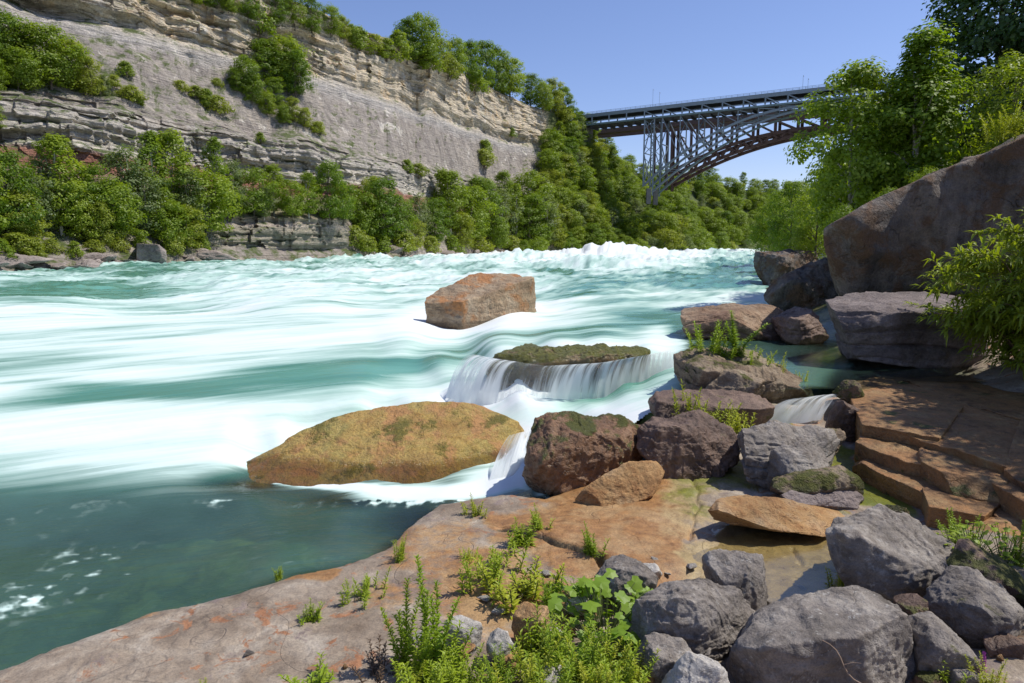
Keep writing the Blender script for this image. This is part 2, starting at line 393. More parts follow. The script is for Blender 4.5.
    B('leaning_slab', 'tan lozenge slab leaning between the brown boulders and the orange bedrock',
      px_pts([(567, 503, -.1), (590, 482, .1), (625, 465, .3), (655, 460, .45), (665, 472, .4), (655, 490, .2), (620, 508, -.1), (580, 511, -.25), (600, 490, .7), (662, 475, 1.0), (600, 520, .3)], Yz(511, .42)+.25), 'tan', sub=6, k=26, seed=28, rough=.8)
    B('flat_slab', 'long flat orange slab propped over the sandy pool',
      px_pts([(699, 506, 0), (705, 498, .35), (780, 496, .7), (842, 510, .75), (850, 524, .2), (828, 538, -.15), (760, 528, -.15), (705, 517, -.15), (830, 530, .6), (720, 520, .5)], Yz(538, .45)+.15), 'tan', sub=7, k=46, seed=30, layered=.5, rough=.55)
    B('stepping_stone', 'small mossy orange stone in the green algae stream', box_pts(808, 428, 846, 458, Yz(458, .55), .5, 31), 'mossyb', seed=31)
    B('stepping_stone', 'upright brown stone between the white chute and the terrace', box_pts(832, 398, 862, 436, Yz(436, .65), .6, 32, p=5), 'darkbrown', seed=32)
    B('stepping_stone', 'small mossy stone at the lip of the white chute', box_pts(836, 381, 864, 400, Yz(400, 1.05), .5, 33), 'mossyb', seed=33)
    # right bank giants
    B('giant_slab', 'giant dark tilted rock wall leaning over the layered block',
      px_pts([(817, 248, 0), (820, 232, .3), (862, 205, .1), (960, 160, -.3), (1024, 134, -.5), (1200, 72, -.6), (1210, 300, -.2), (1000, 302, .3), (838, 298, .9), (845, 226, 7), (1020, 132, 7), (1200, 76, 7), (1200, 300, 6), (850, 300, 6)], 20.0), 'dark', sub=7, k=60, seed=40, rough=.36, noisesc=1.5, chips=3, joints=.12)
    B('layered_block', 'massive layered purple grey block with flat top below the giant rock wall',
      px_pts([(820, 308, .3), (826, 297, 1.2), (880, 292, 2.2), (945, 294, 2.6), (985, 300, 2.0), (990, 372, .2), (950, 372, -.2), (880, 364, -.5), (830, 356, -.3), (821, 340, -.1), (900, 312, -.6), (980, 318, -.2), (830, 350, 2.6), (985, 370, 3)], Yz(371, 1.1)+.4), 'layer', sub=7, k=50, seed=42, layered=1.0, rough=.5, chips=5)
    B('bank_boulder', 'dark angular boulder leaning against the left end of the giant rock wall',
      px_pts([(760, 296, 0), (775, 281, .6), (800, 266, 1.0), (825, 258, 1.4), (845, 285, .6), (850, 312, 0), (800, 314, -.5), (765, 306, -.4), (790, 285, -.6), (775, 290, 2.5), (845, 270, 3), (810, 330, 1)], Yz(313, 1.3)+.4), 'dark', sub=6, k=30, seed=44)
    B('bank_boulder', 'square brown boulder at the river edge farthest upstream of the near bank',
      px_pts([(752, 262, 0), (756, 252, .8), (790, 251, 1), (815, 254, 1), (816, 284, 0), (780, 287, -.6), (753, 282, -.3), (783, 258, -.8), (756, 256, 4), (812, 256, 4), (785, 300, 2)], Yz(286, 1.3)+.5), 'dark', sub=6, k=30, seed=45)
    B('layered_ledge', 'long low layered brown ledge jutting into the rapids',
      px_pts([(678, 316, 0), (684, 309, .8), (730, 305, 1.6), (782, 304, 2.0), (796, 308, 1.6), (790, 341, -.2), (735, 338, -.5), (685, 338, -.3), (679, 330, -.1), (735, 313, -.6), (690, 320, 2.5), (800, 320, 3), (740, 360, 1)], Yz(340, 1.2)+.4), 'layerb', sub=7, k=36, seed=46, layered=1.0, rough=.6)
    B('shaded_block', 'dark brown block wedged between the layered ledge and the layered block', box_pts(782, 312, 832, 342, Yz(342, 1.2)+.2, 2.0, 47, p=5), 'darkbrown', seed=47, layered=.4)
    # foreground boulders
    B('grey_boulder', 'large pale topped grey boulder with a steep split face and a dry twig on it',
      px_pts([(729, 655, -.12), (772, 646, -.30), (858, 637, -.28), (908, 612, .0), (760, 613, .25), (812, 589, .42), (862, 590, .45), (893, 599, .35), (728, 705, -.05), (780, 730, -.22), (885, 730, -.2), (920, 700, .0), (745, 650, 1.0), (905, 640, 1.1), (820, 612, 1.0), (820, 740, .5)], Yz(700, .35)+.2), 'grey', sub=7, k=40, seed=50, rough=.85, chips=2)
    B('grey_boulder', 'large humped grey boulder beyond the pale topped boulder beside the sandy pool',
      px_pts([(824, 532, 0), (838, 515, .3), (880, 507, .6), (910, 516, .6), (945, 545, .4), (970, 562, .3), (966, 582, 0), (930, 605, -.2), (880, 596, -.3), (840, 582, -.2), (850, 535, -.3), (905, 560, -.35), (840, 540, 1.1), (960, 570, 1.1), (900, 540, 1.4), (890, 625, .4)], Yz(605, .45)+.2), 'grey', sub=7, k=36, seed=52, chips=3)
    B('grey_boulder', 'squat grey boulder beside the broad leaved vine', px_pts([(628, 640, 0), (640, 605, .1), (668, 585, .3), (705, 578, .4), (738, 592, .35), (750, 612, .3), (742, 650, 0), (705, 670, -.2), (660, 665, -.2), (632, 655, -.1), (680, 605, -.25), (640, 610, .9), (745, 620, .9), (690, 690, .3)], Yz(668, .4)+.2), 'grey', sub=7, k=36, seed=54, chips=4)
    B('grey_boulder', 'small wedge shaped grey boulder behind the squat one at the edge of the sandy pool', box_pts(709, 560, 778, 612, Yz(612, .4), .6, 56), 'grey', sub=6, k=26, seed=56)
    B('mossy_boulder', 'dark moss ringed boulder behind the pale topped boulder near the bank weeds', box_pts(944, 584, 1026, 636, Yz(636, .5), .8, 57), 'greymoss', sub=6, seed=57)
    B('dark_stone', 'dark stone under the leafy bank weeds behind the moss ringed boulder', box_pts(962, 554, 1040, 592, Yz(592, .6), .8, 58), 'darkbrown', sub=6, seed=58)
    B('dark_stone', 'low dark stone beside the purple flower spike', box_pts(914, 630, 988, 672, Yz(672, .45), .55, 59), 'greymoss', sub=6, seed=59)
    B('dark_stone', 'small dark stone next to the split face of the pale topped boulder', box_pts(902, 600, 930, 640, Yz(640, .45), .4, 60), 'darkbrown', sub=5, seed=60)
    B('grey_stone', 'sharp edged grey stone in front of the squat boulder', box_pts(636, 645, 694, 692, Yz(692, .4)+.1, .4, 61), 'grey', sub=6, k=30, seed=61)
    B('grey_stone', 'pale grey stone in front of the pale topped boulder', box_pts(660, 664, 732, 712, Yz(712, .4), .4, 62), 'pale', sub=6, k=30, seed=62)
    B('grey_stone', 'grey stone half hidden behind the broad leaved vine', box_pts(592, 562, 658, 606, Yz(606, .4), .5, 63), 'grey', sub=6, k=30, seed=63)
    small = [(442, 622, 484, 652, 5.6, 'pale', 'round pale stone beside the tall leafy stalks'),
             (486, 634, 514, 664, 5.4, 'pale', 'narrow tilted pale stone next to the round pale stone'),
             (512, 610, 552, 644, 5.7, 'tan', 'angular tan rock propped up at the head of the weeds'),
             (545, 634, 568, 648, 5.5, 'pale', 'small pale pebble below the angular tan rock'),
             (497, 655, 520, 668, 5.2, 'tan', 'little pinkish pebble among the weed stems'),
             (532, 672, 566, 694, 4.9, 'pale', 'whitish stone under the thickest weeds'),
             (636, 668, 656, 684, 5.0, 'tan', 'tiny tan stone against the sharp edged grey stone'),
             (872, 586, 905, 604, 6.3, 'grey', 'flat grey stone at the foot of the humped boulder'),
             (456, 650, 476, 664, 5.2, 'tan', 'pinkish pebble right under the round pale stone'),
             (566, 600, 590, 618, 5.7, 'pale', 'pale stone under the upper patch of vine'),
             (556, 622, 576, 634, 5.7, 'tan', 'small tan stone between angular tan rock and vine'),
             (690, 640, 716, 660, 5.7, 'grey', 'small grey stone in the gap between squat and pale topped boulders'),
             (912, 570, 946, 590, 5.7, 'darkbrown', 'dark stone wedged under the right end of the humped boulder'),
             (990, 640, 1030, 668, 5.7, 'darkbrown', 'dark wet stone by the short dry stick'),
             (950, 668, 990, 690, 5.7, 'grey', 'grey stone under the purple flower spike'),
             (920, 674, 948, 692, 5.7, 'darkbrown', 'dark pebble in front of the low dark stone'),
             (926, 538, 962, 556, 5.7, 'darkbrown', 'brown stone between humped boulder and terrace foot'),
             (640, 566, 662, 578, 5.7, 'pale', 'pale chip of stone on the orange bedrock behind the squat boulder'),
             (880, 508, 912, 522, 5.7, 'mossyb', 'mossy stone in the green stream behind the humped boulder')]
    for i, (a, b, c, d, Y, m, lab) in enumerate(small):
        B('loose_stone', lab, box_pts(a, b, c, d, Yz(d, .42), .25, 70+i), m, cat='stone', sub=5, k=26, seed=70+i)

# ------------------------------------------------------------------ near ground (bedrock shelf, terrace, river bed) as one sheet
def PP(L): return [atZ(a, b, z)[:2] for a, b, z in L]
SHELF = PP([(-160, 760, .38), (-60, 690, .38), (0, 660, .38), (60, 640, .38), (150, 607, .38), (230, 592, .38), (300, 572, .38), (350, 557, .38), (388, 545, .38), (407, 524, .38), (440, 503, .36), (500, 496, .36), (545, 500, .36), (600, 480, .42), (640, 440, .6), (700, 400, .85), (770, 396, 1.0), (830, 390, 1.1)]) + [(9.0, 17.5), (30, 18), (30, -8), (-8, -8), (-8, 3)]
CTRL = np.array([  # px, py, ground height there
 (0, 670, .38), (100, 640, .40), (250, 610, .42), (400, 560, .40), (450, 520, .38), (510, 510, .40), (200, 683, .42), (350, 660, .42),
 (560, 530, .50), (620, 540, .50), (660, 560, .47), (600, 600, .40), (500, 600, .40), (640, 510, .46), (690, 500, .42), (560, 650, .40), (450, 683, .40),
 (720, 560, .33), (780, 560, .32), (820, 580, .33), (740, 540, .34), (790, 545, .34), (700, 590, .36), (760, 600, .36), (690, 540, .40), (830, 560, .35),
 (690, 485, .44), (740, 490, .45), (640, 470, .48), (700, 450, .6), (740, 470, .46), (840, 470, .50), (880, 480, .48), (910, 500, .46), (860, 450, .52), (930, 520, .48), (870, 500, .48),
 (790, 415, .72), (800, 440, .56), (760, 425, .68), (830, 425, .62), (720, 420, .74), (770, 398, .95), (830, 398, 1.0),
 (950, 560, .55), (1000, 560, .66), (1000, 620, .5), (950, 640, .42), (850, 640, .36), (700, 660, .36), (800, 683, .34), (1024, 683, .5), (1024, 520, .72), (920, 600, .42), (1100, 600, .9), (1200, 700, 1.2)], float)
TER = [  # terrace steps: polygon in pixels and z, height
 ([(842, 388, 1.06), (852, 404, 1.06), (862, 424, 1.06), (905, 436, 1.06), (950, 446, 1.06), (1000, 470, 1.06), (1060, 500, 1.06), (1300, 560, 1.1), (1500, 400, 1.1), (1100, 372, 1.12), (900, 376, 1.12), (850, 378, 1.1)], 1.08),
 ([(856, 430, .9), (862, 442, .9), (900, 452, .9), (945, 470, .9), (975, 486, .9), (1024, 510, .9), (1300, 600, .9), (1400, 400, .95), (900, 400, .95), (860, 410, .9)], .90),
 ([(852, 446, .72), (862, 458, .72), (905, 474, .72), (925, 492, .72), (940, 512, .72), (975, 524, .72), (1024, 536, .72), (1300, 640, .72), (1400, 420, .8), (900, 410, .8)], .73)]
def ground_h(x, y):
    P3 = v3(x, y)
    cpx, cpy = CTRL[:, 0], CTRL[:, 1]
    q = np.array([atZ(a, b, z)[:2] for a, b, z in CTRL]); lx, ly = q[:, 0]/np.maximum(q[:, 1], 1), np.log(np.maximum(q[:, 1], .5))
    vx, vy = x/np.maximum(y, 1), np.log(np.maximum(y, .5))
    num = 0; den = 0
    for k in range(len(CTRL)):
        wgt = 1/((vx-lx[k])**2+(1.5*(vy-ly[k]))**2+2e-4)**1.6
        num = num+wgt*CTRL[k, 2]; den = den+wgt
    top = num/den
    top = top+.035*fbm(P3*.9, 4, 3)+.012*fbm(P3*5, 4, 4)
    # shallow layered flaking of the bedrock
    q2 = fbm(P3*1.1+5, 4, 8)*.22; top = top+.25*(np.round(q2*18)/18-q2)*.8
    # broken step of the orange bedrock
    crackl = PP([(500, 522, .5), (528, 531, .5), (560, 541, .5), (598, 550, .5), (612, 568, .5), (640, 578, .5)])
    dl = ldist(crackl, x+.04*fbm(P3*6, 3, 5), y+.04*fbm(P3*6, 3, 6)); top = top-.16*np.exp(-(dl/.045)**2)
    for line, dp in ((PP([(0, 640, .4), (150, 650, .4), (260, 640, .4), (380, 590, .4), (420, 570, .4)]), .02), (PP([(690, 540, .4), (700, 490, .45), (690, 470, .5)]), .05), (PP([(790, 545, .4), (800, 560, .4), (835, 566, .4)]), .05), (PP([(560, 690, .4), (530, 630, .4), (480, 600, .4), (470, 560, .4)]), .03)):
        dl = ldist(line, x+.06*fbm(P3*3, 3, 9), y+.06*fbm(P3*3, 3, 10)); top = top-dp*np.exp(-(dl/.02)**2)
    for pl, hh in TER[::-1]:
        sd = -.30+sdist(PP(pl), x, y)+.05*fbm(P3*1.3+hh*30, 3, 15)
        top = np.maximum(top, top+(hh-.05+.02*fbm(P3*4, 4, 18)+.05*fbm(P3*1.3, 2, 19)-top)*sstep(-.2, .1, sd))
    # bank behind, rising inland and behind the camera
    bank = .3*np.maximum(x-9.5, 0)+.25*np.maximum(2.5-y, 0)
    top = top+np.minimum(bank, 3.5)*sstep(0, 1.5, bank+1)
    sd = sdist(SHELF, x, y)+.10*fbm(P3*1.1, 3, 11)+.012*fbm(P3*5, 2, 12)
    bed = -.75-.5*sstep(2, 9, -sd)+.18*fbm(P3*.7, 4, 13)+.06*fbm(P3*3, 3, 14)
    g = bed+(top-bed)*sstep(-.55, .05, sd)
    g = g-.05*(1-sstep(0, .25, sd))
    # upstream of the terrace and toward the right bank
    up = .35+.35*np.maximum(x-6.5-.16*np.maximum(y-15, 0)-.25*np.maximum(y-26, 0)*.6, 0)
    up = np.minimum(up, 5)+.2*fbm(P3*.8, 3, 21)
    g = np.where(y > 15.2, np.maximum(g*(1-sstep(15.2, 17, y))-1*sstep(15.2, 17, y), np.where(sd < 0, up*sstep(15, 17, y)-1.2*(1-sstep(15, 17, y)), g*(1-sstep(15.5, 17.5, y))+up*sstep(15.5, 17.5, y))), g)
    return g, sd
def build_ground():
    tx = np.concatenate([np.linspace(-1.5, -.85, 40)[:-1], np.linspace(-.85, .85, 560), np.linspace(.85, 1.9, 60)[1:]])
    ys = np.concatenate([[-6, -3, -1, 0, 1, 1.8], np.geomspace(2.4, 20, 560), np.geomspace(20.6, 60, 70)])
    wy = np.maximum(ys, 2.4)
    X = tx[None, :]*wy[:, None]; Y = np.repeat(ys[:, None], len(tx), 1)
    x, y = X.ravel(), Y.ravel()
    z, sd = ground_h(x, y)
    px, py = proj(x, y, z)
    P3 = v3(x, y)
    n = fbm(P3*1.4, 4, 41)*60; n2 = fbm(P3*.8+9, 4, 42)*60
    def blob(cx, cy, rx, ry, soft=.5): return 1-sstep(1-soft, 1+soft, np.hypot((px+n-cx)/rx, (py+n2*.5-cy)/ry))
    orange = np.maximum.reduce([blob(620, 530, 100, 60), blob(560, 520, 70, 25), blob(640, 575, 55, 30), .8*blob(480, 590, 60, 55), .9*blob(540, 600, 40, 20), .6*blob(430, 535, 60, 25), .55*blob(440, 600, 60, 30), blob(110, 622, 45, 16), blob(310, 572, 30, 10)])
    terr = sstep(-.1, .1, sdist(PP(TER[2][0]), x, y))
    orange = np.maximum(orange, terr*(.75+.25*np.sign(n)))
    sand = np.maximum(blob(765, 565, 80, 45), .6*blob(690, 495, 60, 25))*(1-terr)
    algae = np.maximum.reduce([blob(885, 490, 40, 30), blob(860, 465, 35, 20), .55*blob(700, 470, 70, 30), .6*blob(800, 420, 40, 14), .9*blob(900, 505, 30, 16)])*(1-terr)
    wet = np.maximum.reduce([orange*.6*(1-terr), sand, algae, sstep(.12, -.02, sd)])
    t = NT('bedrock')
    P = t.n('ShaderNodeTexCoord').outputs['Object']; geo = t.n('ShaderNodeNewGeometry'); nz = t.sep(geo.outputs['Normal'])[2]
    n1 = t.noise(P, 1.6, 7, .62, None, .5); n2_ = t.noise(P, 7, 7, .68); n3 = t.noise(P, 45, 5, .7); n4 = t.noise(P, 3.3, 6, .7, None, 1.0)
    c = t.ramp(n1, [(.32, (.16, .118, .082)), (.48, (.25, .197, .145)), (.58, (.31, .255, .195)), (.70, (.42, .365, .295))])
    c = t.mix(t.rng(n4, .56, .64), c, t.mix(n2_, (.24, .09, .035), (.36, .19, .10)))           # rust blotches
    c = t.mix(t.rng(t.noise(P, 2.1, 6, .7), .58, .66), c, (.22, .17, .15))
    oc = t.mix(n2_, (.17, .075, .025), (.40, .215, .08))
    oc = t.mix(t.rng(n1, .45, .6), oc, t.mix(n3, (.28, .165, .07), (.40, .255, .12)))
    c = t.mix(t.rng(t.math('ADD', t.attr('orange'), t.math('MULTIPLY', t.math('SUBTRACT', n2_, .5), .9)), .3, .75), c, oc)
    c = t.mix(t.rng(t.math('ADD', t.attr('sand'), t.math('MULTIPLY', t.math('SUBTRACT', n2_, .5), .5)), .3, .75), c, t.mix(n2_, (.28, .20, .09), (.40, .31, .16)))
    ac = t.mix(n4, (.07, .12, .008), (.24, .21, .03))
    c = t.mix(t.rng(t.math('ADD', t.attr('algae'), t.math('MULTIPLY', t.math('SUBTRACT', n4, .5), 1.2)), .25, .7), c, ac)
    c = t.mix(1.0, c, t.ramp(n3, [(.3, (.66, .66, .66)), (.5, (1, 1, 1)), (.72, (1.28, 1.26, 1.24))]), 'MULTIPLY')
    c = t.mix(1.0, c, t.ramp(n2_, [(.3, (.72, .7, .7)), (.5, (1, 1, 1)), (.7, (1.16, 1.15, 1.14))]), 'MULTIPLY')
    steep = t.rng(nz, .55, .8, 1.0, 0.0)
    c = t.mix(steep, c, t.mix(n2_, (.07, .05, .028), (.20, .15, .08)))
    # river bed under water: greenish ochre stones
    under = t.rng(t.attr('sd'), -.35, -.05, 1.0, 0.0)
    c = t.mix(under, c, t.mix(t.rng(n1, .45, .6), (.07, .09, .04), (.24, .22, .09)))
    ck = t.rng(t.math('ABSOLUTE', t.math('SUBTRACT', t.noise(P, .7, 2, .5, None, .3), .5)), 0.0, .003, 1.0, 0.0)
    c = t.mix(t.math('MULTIPLY', ck, .18), c, (.08, .06, .05))
    h = t.math('ADD', t.math('MULTIPLY', n2_, .8), t.math('MULTIPLY', n3, .3)); h = t.math('SUBTRACT', h, t.math('MULTIPLY', ck, .3))
    rg = t.math('SUBTRACT', t.math('ADD', .72, t.math('MULTIPLY', n2_, .2)), t.math('MULTIPLY', t.attr('wet'), .52), clamp=True)
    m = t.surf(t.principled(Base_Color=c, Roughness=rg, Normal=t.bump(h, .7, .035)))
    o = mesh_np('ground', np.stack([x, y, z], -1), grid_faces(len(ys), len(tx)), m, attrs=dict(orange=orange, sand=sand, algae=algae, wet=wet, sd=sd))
    return tag(o, 'pinkish grey and orange bedrock shelf with stepped brown terraces', kind='structure')

# ------------------------------------------------------------------ the river
LV = np.array([(0, 620, 0), (-300, 600, 0), (-300, 480, .05), (-300, 400, .8), (-300, 330, 1.3), (200, 520, 0), (400, 520, 0), (100, 490, 0), (300, 490, 0), (0, 480, .06), (480, 492, .04), (510, 482, .1), (520, 455, .3), (0, 440, .3), (200, 430, .35), (280, 425, .38), (350, 405, .45), (420, 398, .45), (330, 470, 0), (430, 470, -.02), (300, 458, .02), (400, 450, -.02), (460, 452, 0), (350, 446, .0), (270, 468, .02), (495, 462, .05), (300, 440, .12), (380, 430, .05), (450, 425, .1), (0, 400, .75), (200, 395, .8), (350, 385, .8), (430, 388, .6),
 (470, 400, .5), (500, 400, .48), (540, 402, .46), (600, 400, .55), (570, 425, .4), (610, 385, .62), (640, 385, .75), (668, 364, 1.08), (655, 372, .95), (0, 360, 1.15), (200, 355, 1.15), (350, 352, 1.15), (440, 355, 1.1), (455, 370, .9), (460, 385, .7),
 (400, 330, 1.35), (0, 330, 1.32), (600, 335, 1.42), (500, 338, 1.42), (560, 340, 1.46), (520, 350, 1.47), (620, 346, 1.47), (650, 343, 1.45), (690, 345, 1.22), (700, 335, 1.22), (800, 350, 1.16), (900, 360, 1.16), (830, 386, 1.15), (770, 388, 1.14), (950, 380, 1.16),
 (0, 300, 1.38), (300, 300, 1.38), (600, 300, 1.4), (740, 300, 1.35), (300, 270, 1.4), (700, 270, 1.4), (-200, 280, 1.4)], float)
def flow_st(x, y):
    g = .30*y-80.0*np.exp(-y/16)
    return y+.6*x, (x-g)*.75
def build_slabs():
    L = [('upper terrace slab with a sunlit corner beside the white chute', 1.10, [(846, 384), (852, 404), (862, 426), (905, 433), (940, 440), (965, 405), (930, 377), (880, 376)]),
         ('upper terrace slab between the sunlit corner and the bank weeds', 1.07, [(908, 436), (962, 446), (1006, 468), (1070, 445), (1000, 395), (935, 402)]),
         ('upper terrace slab at the shaded bank', 1.12, [(1003, 466), (1060, 500), (1200, 520), (1250, 430), (1080, 405), (1020, 420)]),
         ('back terrace slab under the willow bush', 1.09, [(890, 376), (960, 402), (1100, 445), (1250, 430), (1150, 385), (1000, 371)]),
         ('middle terrace slab nearest the chute', .93, [(855, 442), (903, 461), (948, 471), (962, 440), (870, 424)]),
         ('middle terrace slab with a split corner', .97, [(908, 455), (956, 481), (1004, 488), (1022, 462), (940, 438)]),
         ('middle terrace slab behind the bank weeds', .94, [(985, 480), (1040, 514), (1150, 530), (1200, 490), (1040, 463)]),
         ('lowest terrace slab along the green algae stream', .73, [(853, 459), (884, 476), (924, 493), (962, 480), (900, 452), (864, 440)]),
         ('lowest terrace slab at the bend of the algae stream', .75, [(922, 489), (929, 507), (985, 516), (1012, 496), (960, 476)]),
         ('lowest terrace slab touching the bank weeds', .72, [(980, 507), (1030, 532), (1120, 550), (1150, 520), (1020, 488)])]
    for k, (lab, z, poly) in enumerate(L):
        c = np.mean([atZ(a, b, z) for a, b in poly], 0); P = []
        for a, b in poly:
            p = atZ(a, b, z); P.append(p); q = c+(p-c)*.97; q[2] = z-.5; P.append(q)
        tag(rock_mesh('ledge_slab', P, M['terrace'], 7, 60, seed=110+k, rough=.34, layered=.9, chips=3, noisesc=1.3), lab, 'rock slab', 'stepped slabs of the terrace')
def build_river():
    tx = np.concatenate([np.linspace(-1.6, -.8, 60)[:-1], np.linspace(-.8, .75, 640), np.linspace(.75, 1.2, 40)[1:]])
    ys = np.concatenate([np.geomspace(3.6, 60, 470), np.geomspace(60.6, 900, 130)])
    X = tx[None, :]*ys[:, None]; Y = np.repeat(ys[:, None], len(tx), 1); x, y = X.ravel(), Y.ravel()
    qx, qy = proj(x, y, np.full(x.shape, .8))
    cq = np.array([proj(*[np.array(v) for v in atZ(a, b, z)[:2]], np.array(.8)) for a, b, z in LV])
    num = 0; den = 0
    for k in range(len(LV)):
        wgt = 1/(((qx-cq[k, 0])/1.5)**2+(qy-cq[k, 1])**2+110)**1.9
        num = num+wgt*LV[k, 2]; den = den+wgt
    L = num/den
    Ll = np.interp(qy, [300, 340, 352, 372, 395, 420, 445, 470, 490, 600], [1.38, 1.33, 1.2, 1.02, .76, .46, .22, .06, .0, 0])
    wa_ = np.interp(qy, [388, 412], [330, 150]); wl = (1-sstep(wa_, wa_+135, qx))*sstep(310, 340, qy); L = L*(1-wl)+Ll*wl
    L = np.where(y > 60, L+(1.4-L)*sstep(60, 90, y), L)
    px, py = proj(x, y, L)
    s, tt = flow_st(x, y)
    P3 = v3(s*.22, tt*.55)
    L = L-.13*np.exp(-((px-232)/50)**2-((py-474)/13)**2)
    calm = np.clip(np.maximum(sstep(462, 505, py), sstep(662, 705, px)*sstep(312, 332, py)), 0, 1)
    amp = (.03+.37*sstep(18, 60, y)+.75*sstep(60, 150, y))*(1-calm)+.012
    wav = fbm(v3(s*.10, tt*.22), 3, 51)+.55*ridged(v3(s*.33, tt*.7), 3, 52)-.3
    wav2 = fbm(v3(s*.6, tt*1.7), 3, 53)*.22
    nearatt = .35+.65*sstep(10, 40, y)
    z = L+amp*nearatt*(wav+wav2)
    # standing waves out in the middle of the rapids
    for cx, Yc, hgt, wd, ln in ((545, 150, 1.9, 7, 9), (575, 175, 2.2, 8, 9), (600, 165, 3.0, 6, 7), (632, 170, 3.3, 5.5, 7), (655, 185, 2.2, 7, 8), (510, 140, 1.2, 9, 9), (690, 200, 1.2, 9, 9), (460, 105, .9, 8, 7), (610, 95, 1.0, 7, 5), (730, 190, 1.0, 8, 8)):
        c0 = (cx-512)/F*Yc
        z = z+hgt*np.exp(-((x-c0)/wd)**2-((y-Yc)/ln)**2)*(.75+.8*fbm(v3(x*.30, y*.2), 3, 55, .35))
    # foam
    def bl(cx, cy, rx, ry, a, sl=0.0):
        dx = px-cx; dy = py-cy-sl*dx
        return a*np.exp(-(dx/rx)**2-(dy/ry)**2)
    base = np.interp(py, [240, 250, 256, 264, 274, 286, 300, 345, 352, 372, 384, 395, 440, 452, 470, 488, 500, 700], [.85, .76, .62, .56, .50, .56, .63, .63, .58, .56, .56, .64, .66, .60, .42, .20, .07, .0])
    fo = base
    for a in ((50, 291, 130, 11, -.52, -.02), (330, 373, 115, 15, -.60, -.06), (440, 356, 60, 5, -.18, -.08), (170, 393, 110, 9, -.42), (60, 384, 70, 6, -.3), (250, 260, 160, 6, -.25), (130, 268, 90, 7, -.3), (640, 300, 70, 9, -.35, .1), (700, 280, 55, 9, -.4), (742, 266, 40, 9, -.5), (580, 332, 70, 7, -.2), (650, 318, 60, 8, -.3), (470, 335, 40, 5, -.1), (360, 290, 60, 5, -.2), (560, 268, 50, 5, -.3), (610, 283, 70, 5, -.25), (700, 330, 40, 10, -.6), (590, 402, 40, 8, -.22, -.3), (635, 378, 30, 8, -.3, -.4), (570, 408, 26, 9, -.1, -.3),
              (240, 474, 36, 9, -.6), (590, 252, 90, 9, .35), (480, 250, 60, 6, .25), (490, 322, 50, 8, .5), (430, 320, 40, 8, .4), (560, 312, 40, 5, .3), (690, 306, 34, 4, .35), (500, 398, 70, 14, .4), (610, 415, 60, 10, .25), (420, 494, 62, 9, .85, -.02), (495, 483, 34, 12, .8, -.2), (518, 455, 14, 22, .6), (330, 486, 40, 4, .5, .1), (25, 600, 55, 16, .33, -.25), (90, 560, 60, 20, .18, -.3), (130, 590, 50, 30, .10), (230, 500, 60, 8, .15), (660, 330, 16, 8, .4)):
        fo = fo+bl(*a)
    rightcalm = sstep(668, 708, px)*sstep(312, 330, py)*(1-sstep(20, 23, y)*0)
    fo = fo*(1-.97*rightcalm)
    pd = (1-sstep(.05, .5, fo))
    turb = fbm(v3(s*.13, tt*.36), 5, 61, .55); turb2 = fbm(v3(s*.35, tt*1.1), 4, 62, .55)
    patch = fbm(v3(x*1.3, y*1.3), 5, 63, .65)+.8*fbm(v3(x*7, y*9), 3, 64)*(py > 500)
    act = np.clip(base*1.5, .12, 1)*(1-rightcalm)
    fo = fo+act*(.46*turb+.18*turb2)+np.where(py > 500, np.clip(fo, 0, .4)*3.2*(patch-.12), 0)
    for ln_, wd_, a_ in (([(276, 479), (300, 482), (330, 485), (380, 489), (430, 493), (470, 490), (500, 480)], 3.2, .75), ([(424, 322), (440, 328), (463, 328), (490, 314), (535, 306)], 4.0, .6), ([(520, 486), (560, 505)], 3, .4), ([(676, 338), (730, 342), (790, 344)], 3, .12)):
        dl = ldist(ln_, px+3*turb2, py+2.5*patch); fo = fo+a_*np.exp(-(dl/wd_)**2)*(.75+.8*patch)
    fo = np.clip(fo, 0, 1.15)
    z = z+.06*np.clip(fo-.4, 0, 1)*(1-calm)*(.5+turb2)+.40*np.exp(-((px-510)/28)**2-((py-314)/10)**2)+.16*np.exp(-((px-530)/50)**2-((py-402)/10)**2)*(1+1.2*turb2)
    # depth to the bed, for the clear shallows
    gz, sd = ground_h(x, np.minimum(y, 40))
    depth = np.where(y > 30, 3.0, np.clip(z-gz, 0, 3))
    depth = depth+(3.0-depth)*(1-sstep(425, 445, py))*np.maximum(1-sstep(655, 690, px), sstep(20, 23, y))
    tail = np.maximum.reduce([np.exp(-((px-262)/62)**2-((py-480)/13)**2), .8*np.exp(-((px-440)/60)**2-((py-525)/22)**2), .7*np.exp(-((px-350)/50)**2-((py-500)/9)**2)])
    depth = depth*(1-.75*tail)
    dry = PP([(-400, 1000, .3), (-60, 760, .3), (60, 700, .3), (150, 662, .3), (300, 615, .3), (400, 590, .3), (440, 548, .3), (505, 522, .2), (550, 510, .2), (600, 462, .35), (648, 434, .5), (682, 395, .9), (760, 392, 1.1), (845, 391, 1.1), (862, 392, 1.1), (900, 384, 1.1), (1300, 384, 1.1)])+[(30, 14), (30, -5), (-20, -5)]
    keep = sdist(dry, x, y) < .05
    t = NT('river water')
    uv = t.n('ShaderNodeUVMap', uv_map='flow').outputs[0]
    P = t.n('ShaderNodeTexCoord').outputs['Object']
    st1 = t.noise(t.mapv(uv, (.16, 1.0, 1)), 1.0, 6, .52, None, .15)
    st2 = t.noise(t.mapv(uv, (.7, 5.5, 1)), 1.0, 3, .5, None, .15)
    f0 = t.attr('foam')
    act_ = t.rng(f0, .0, .25)
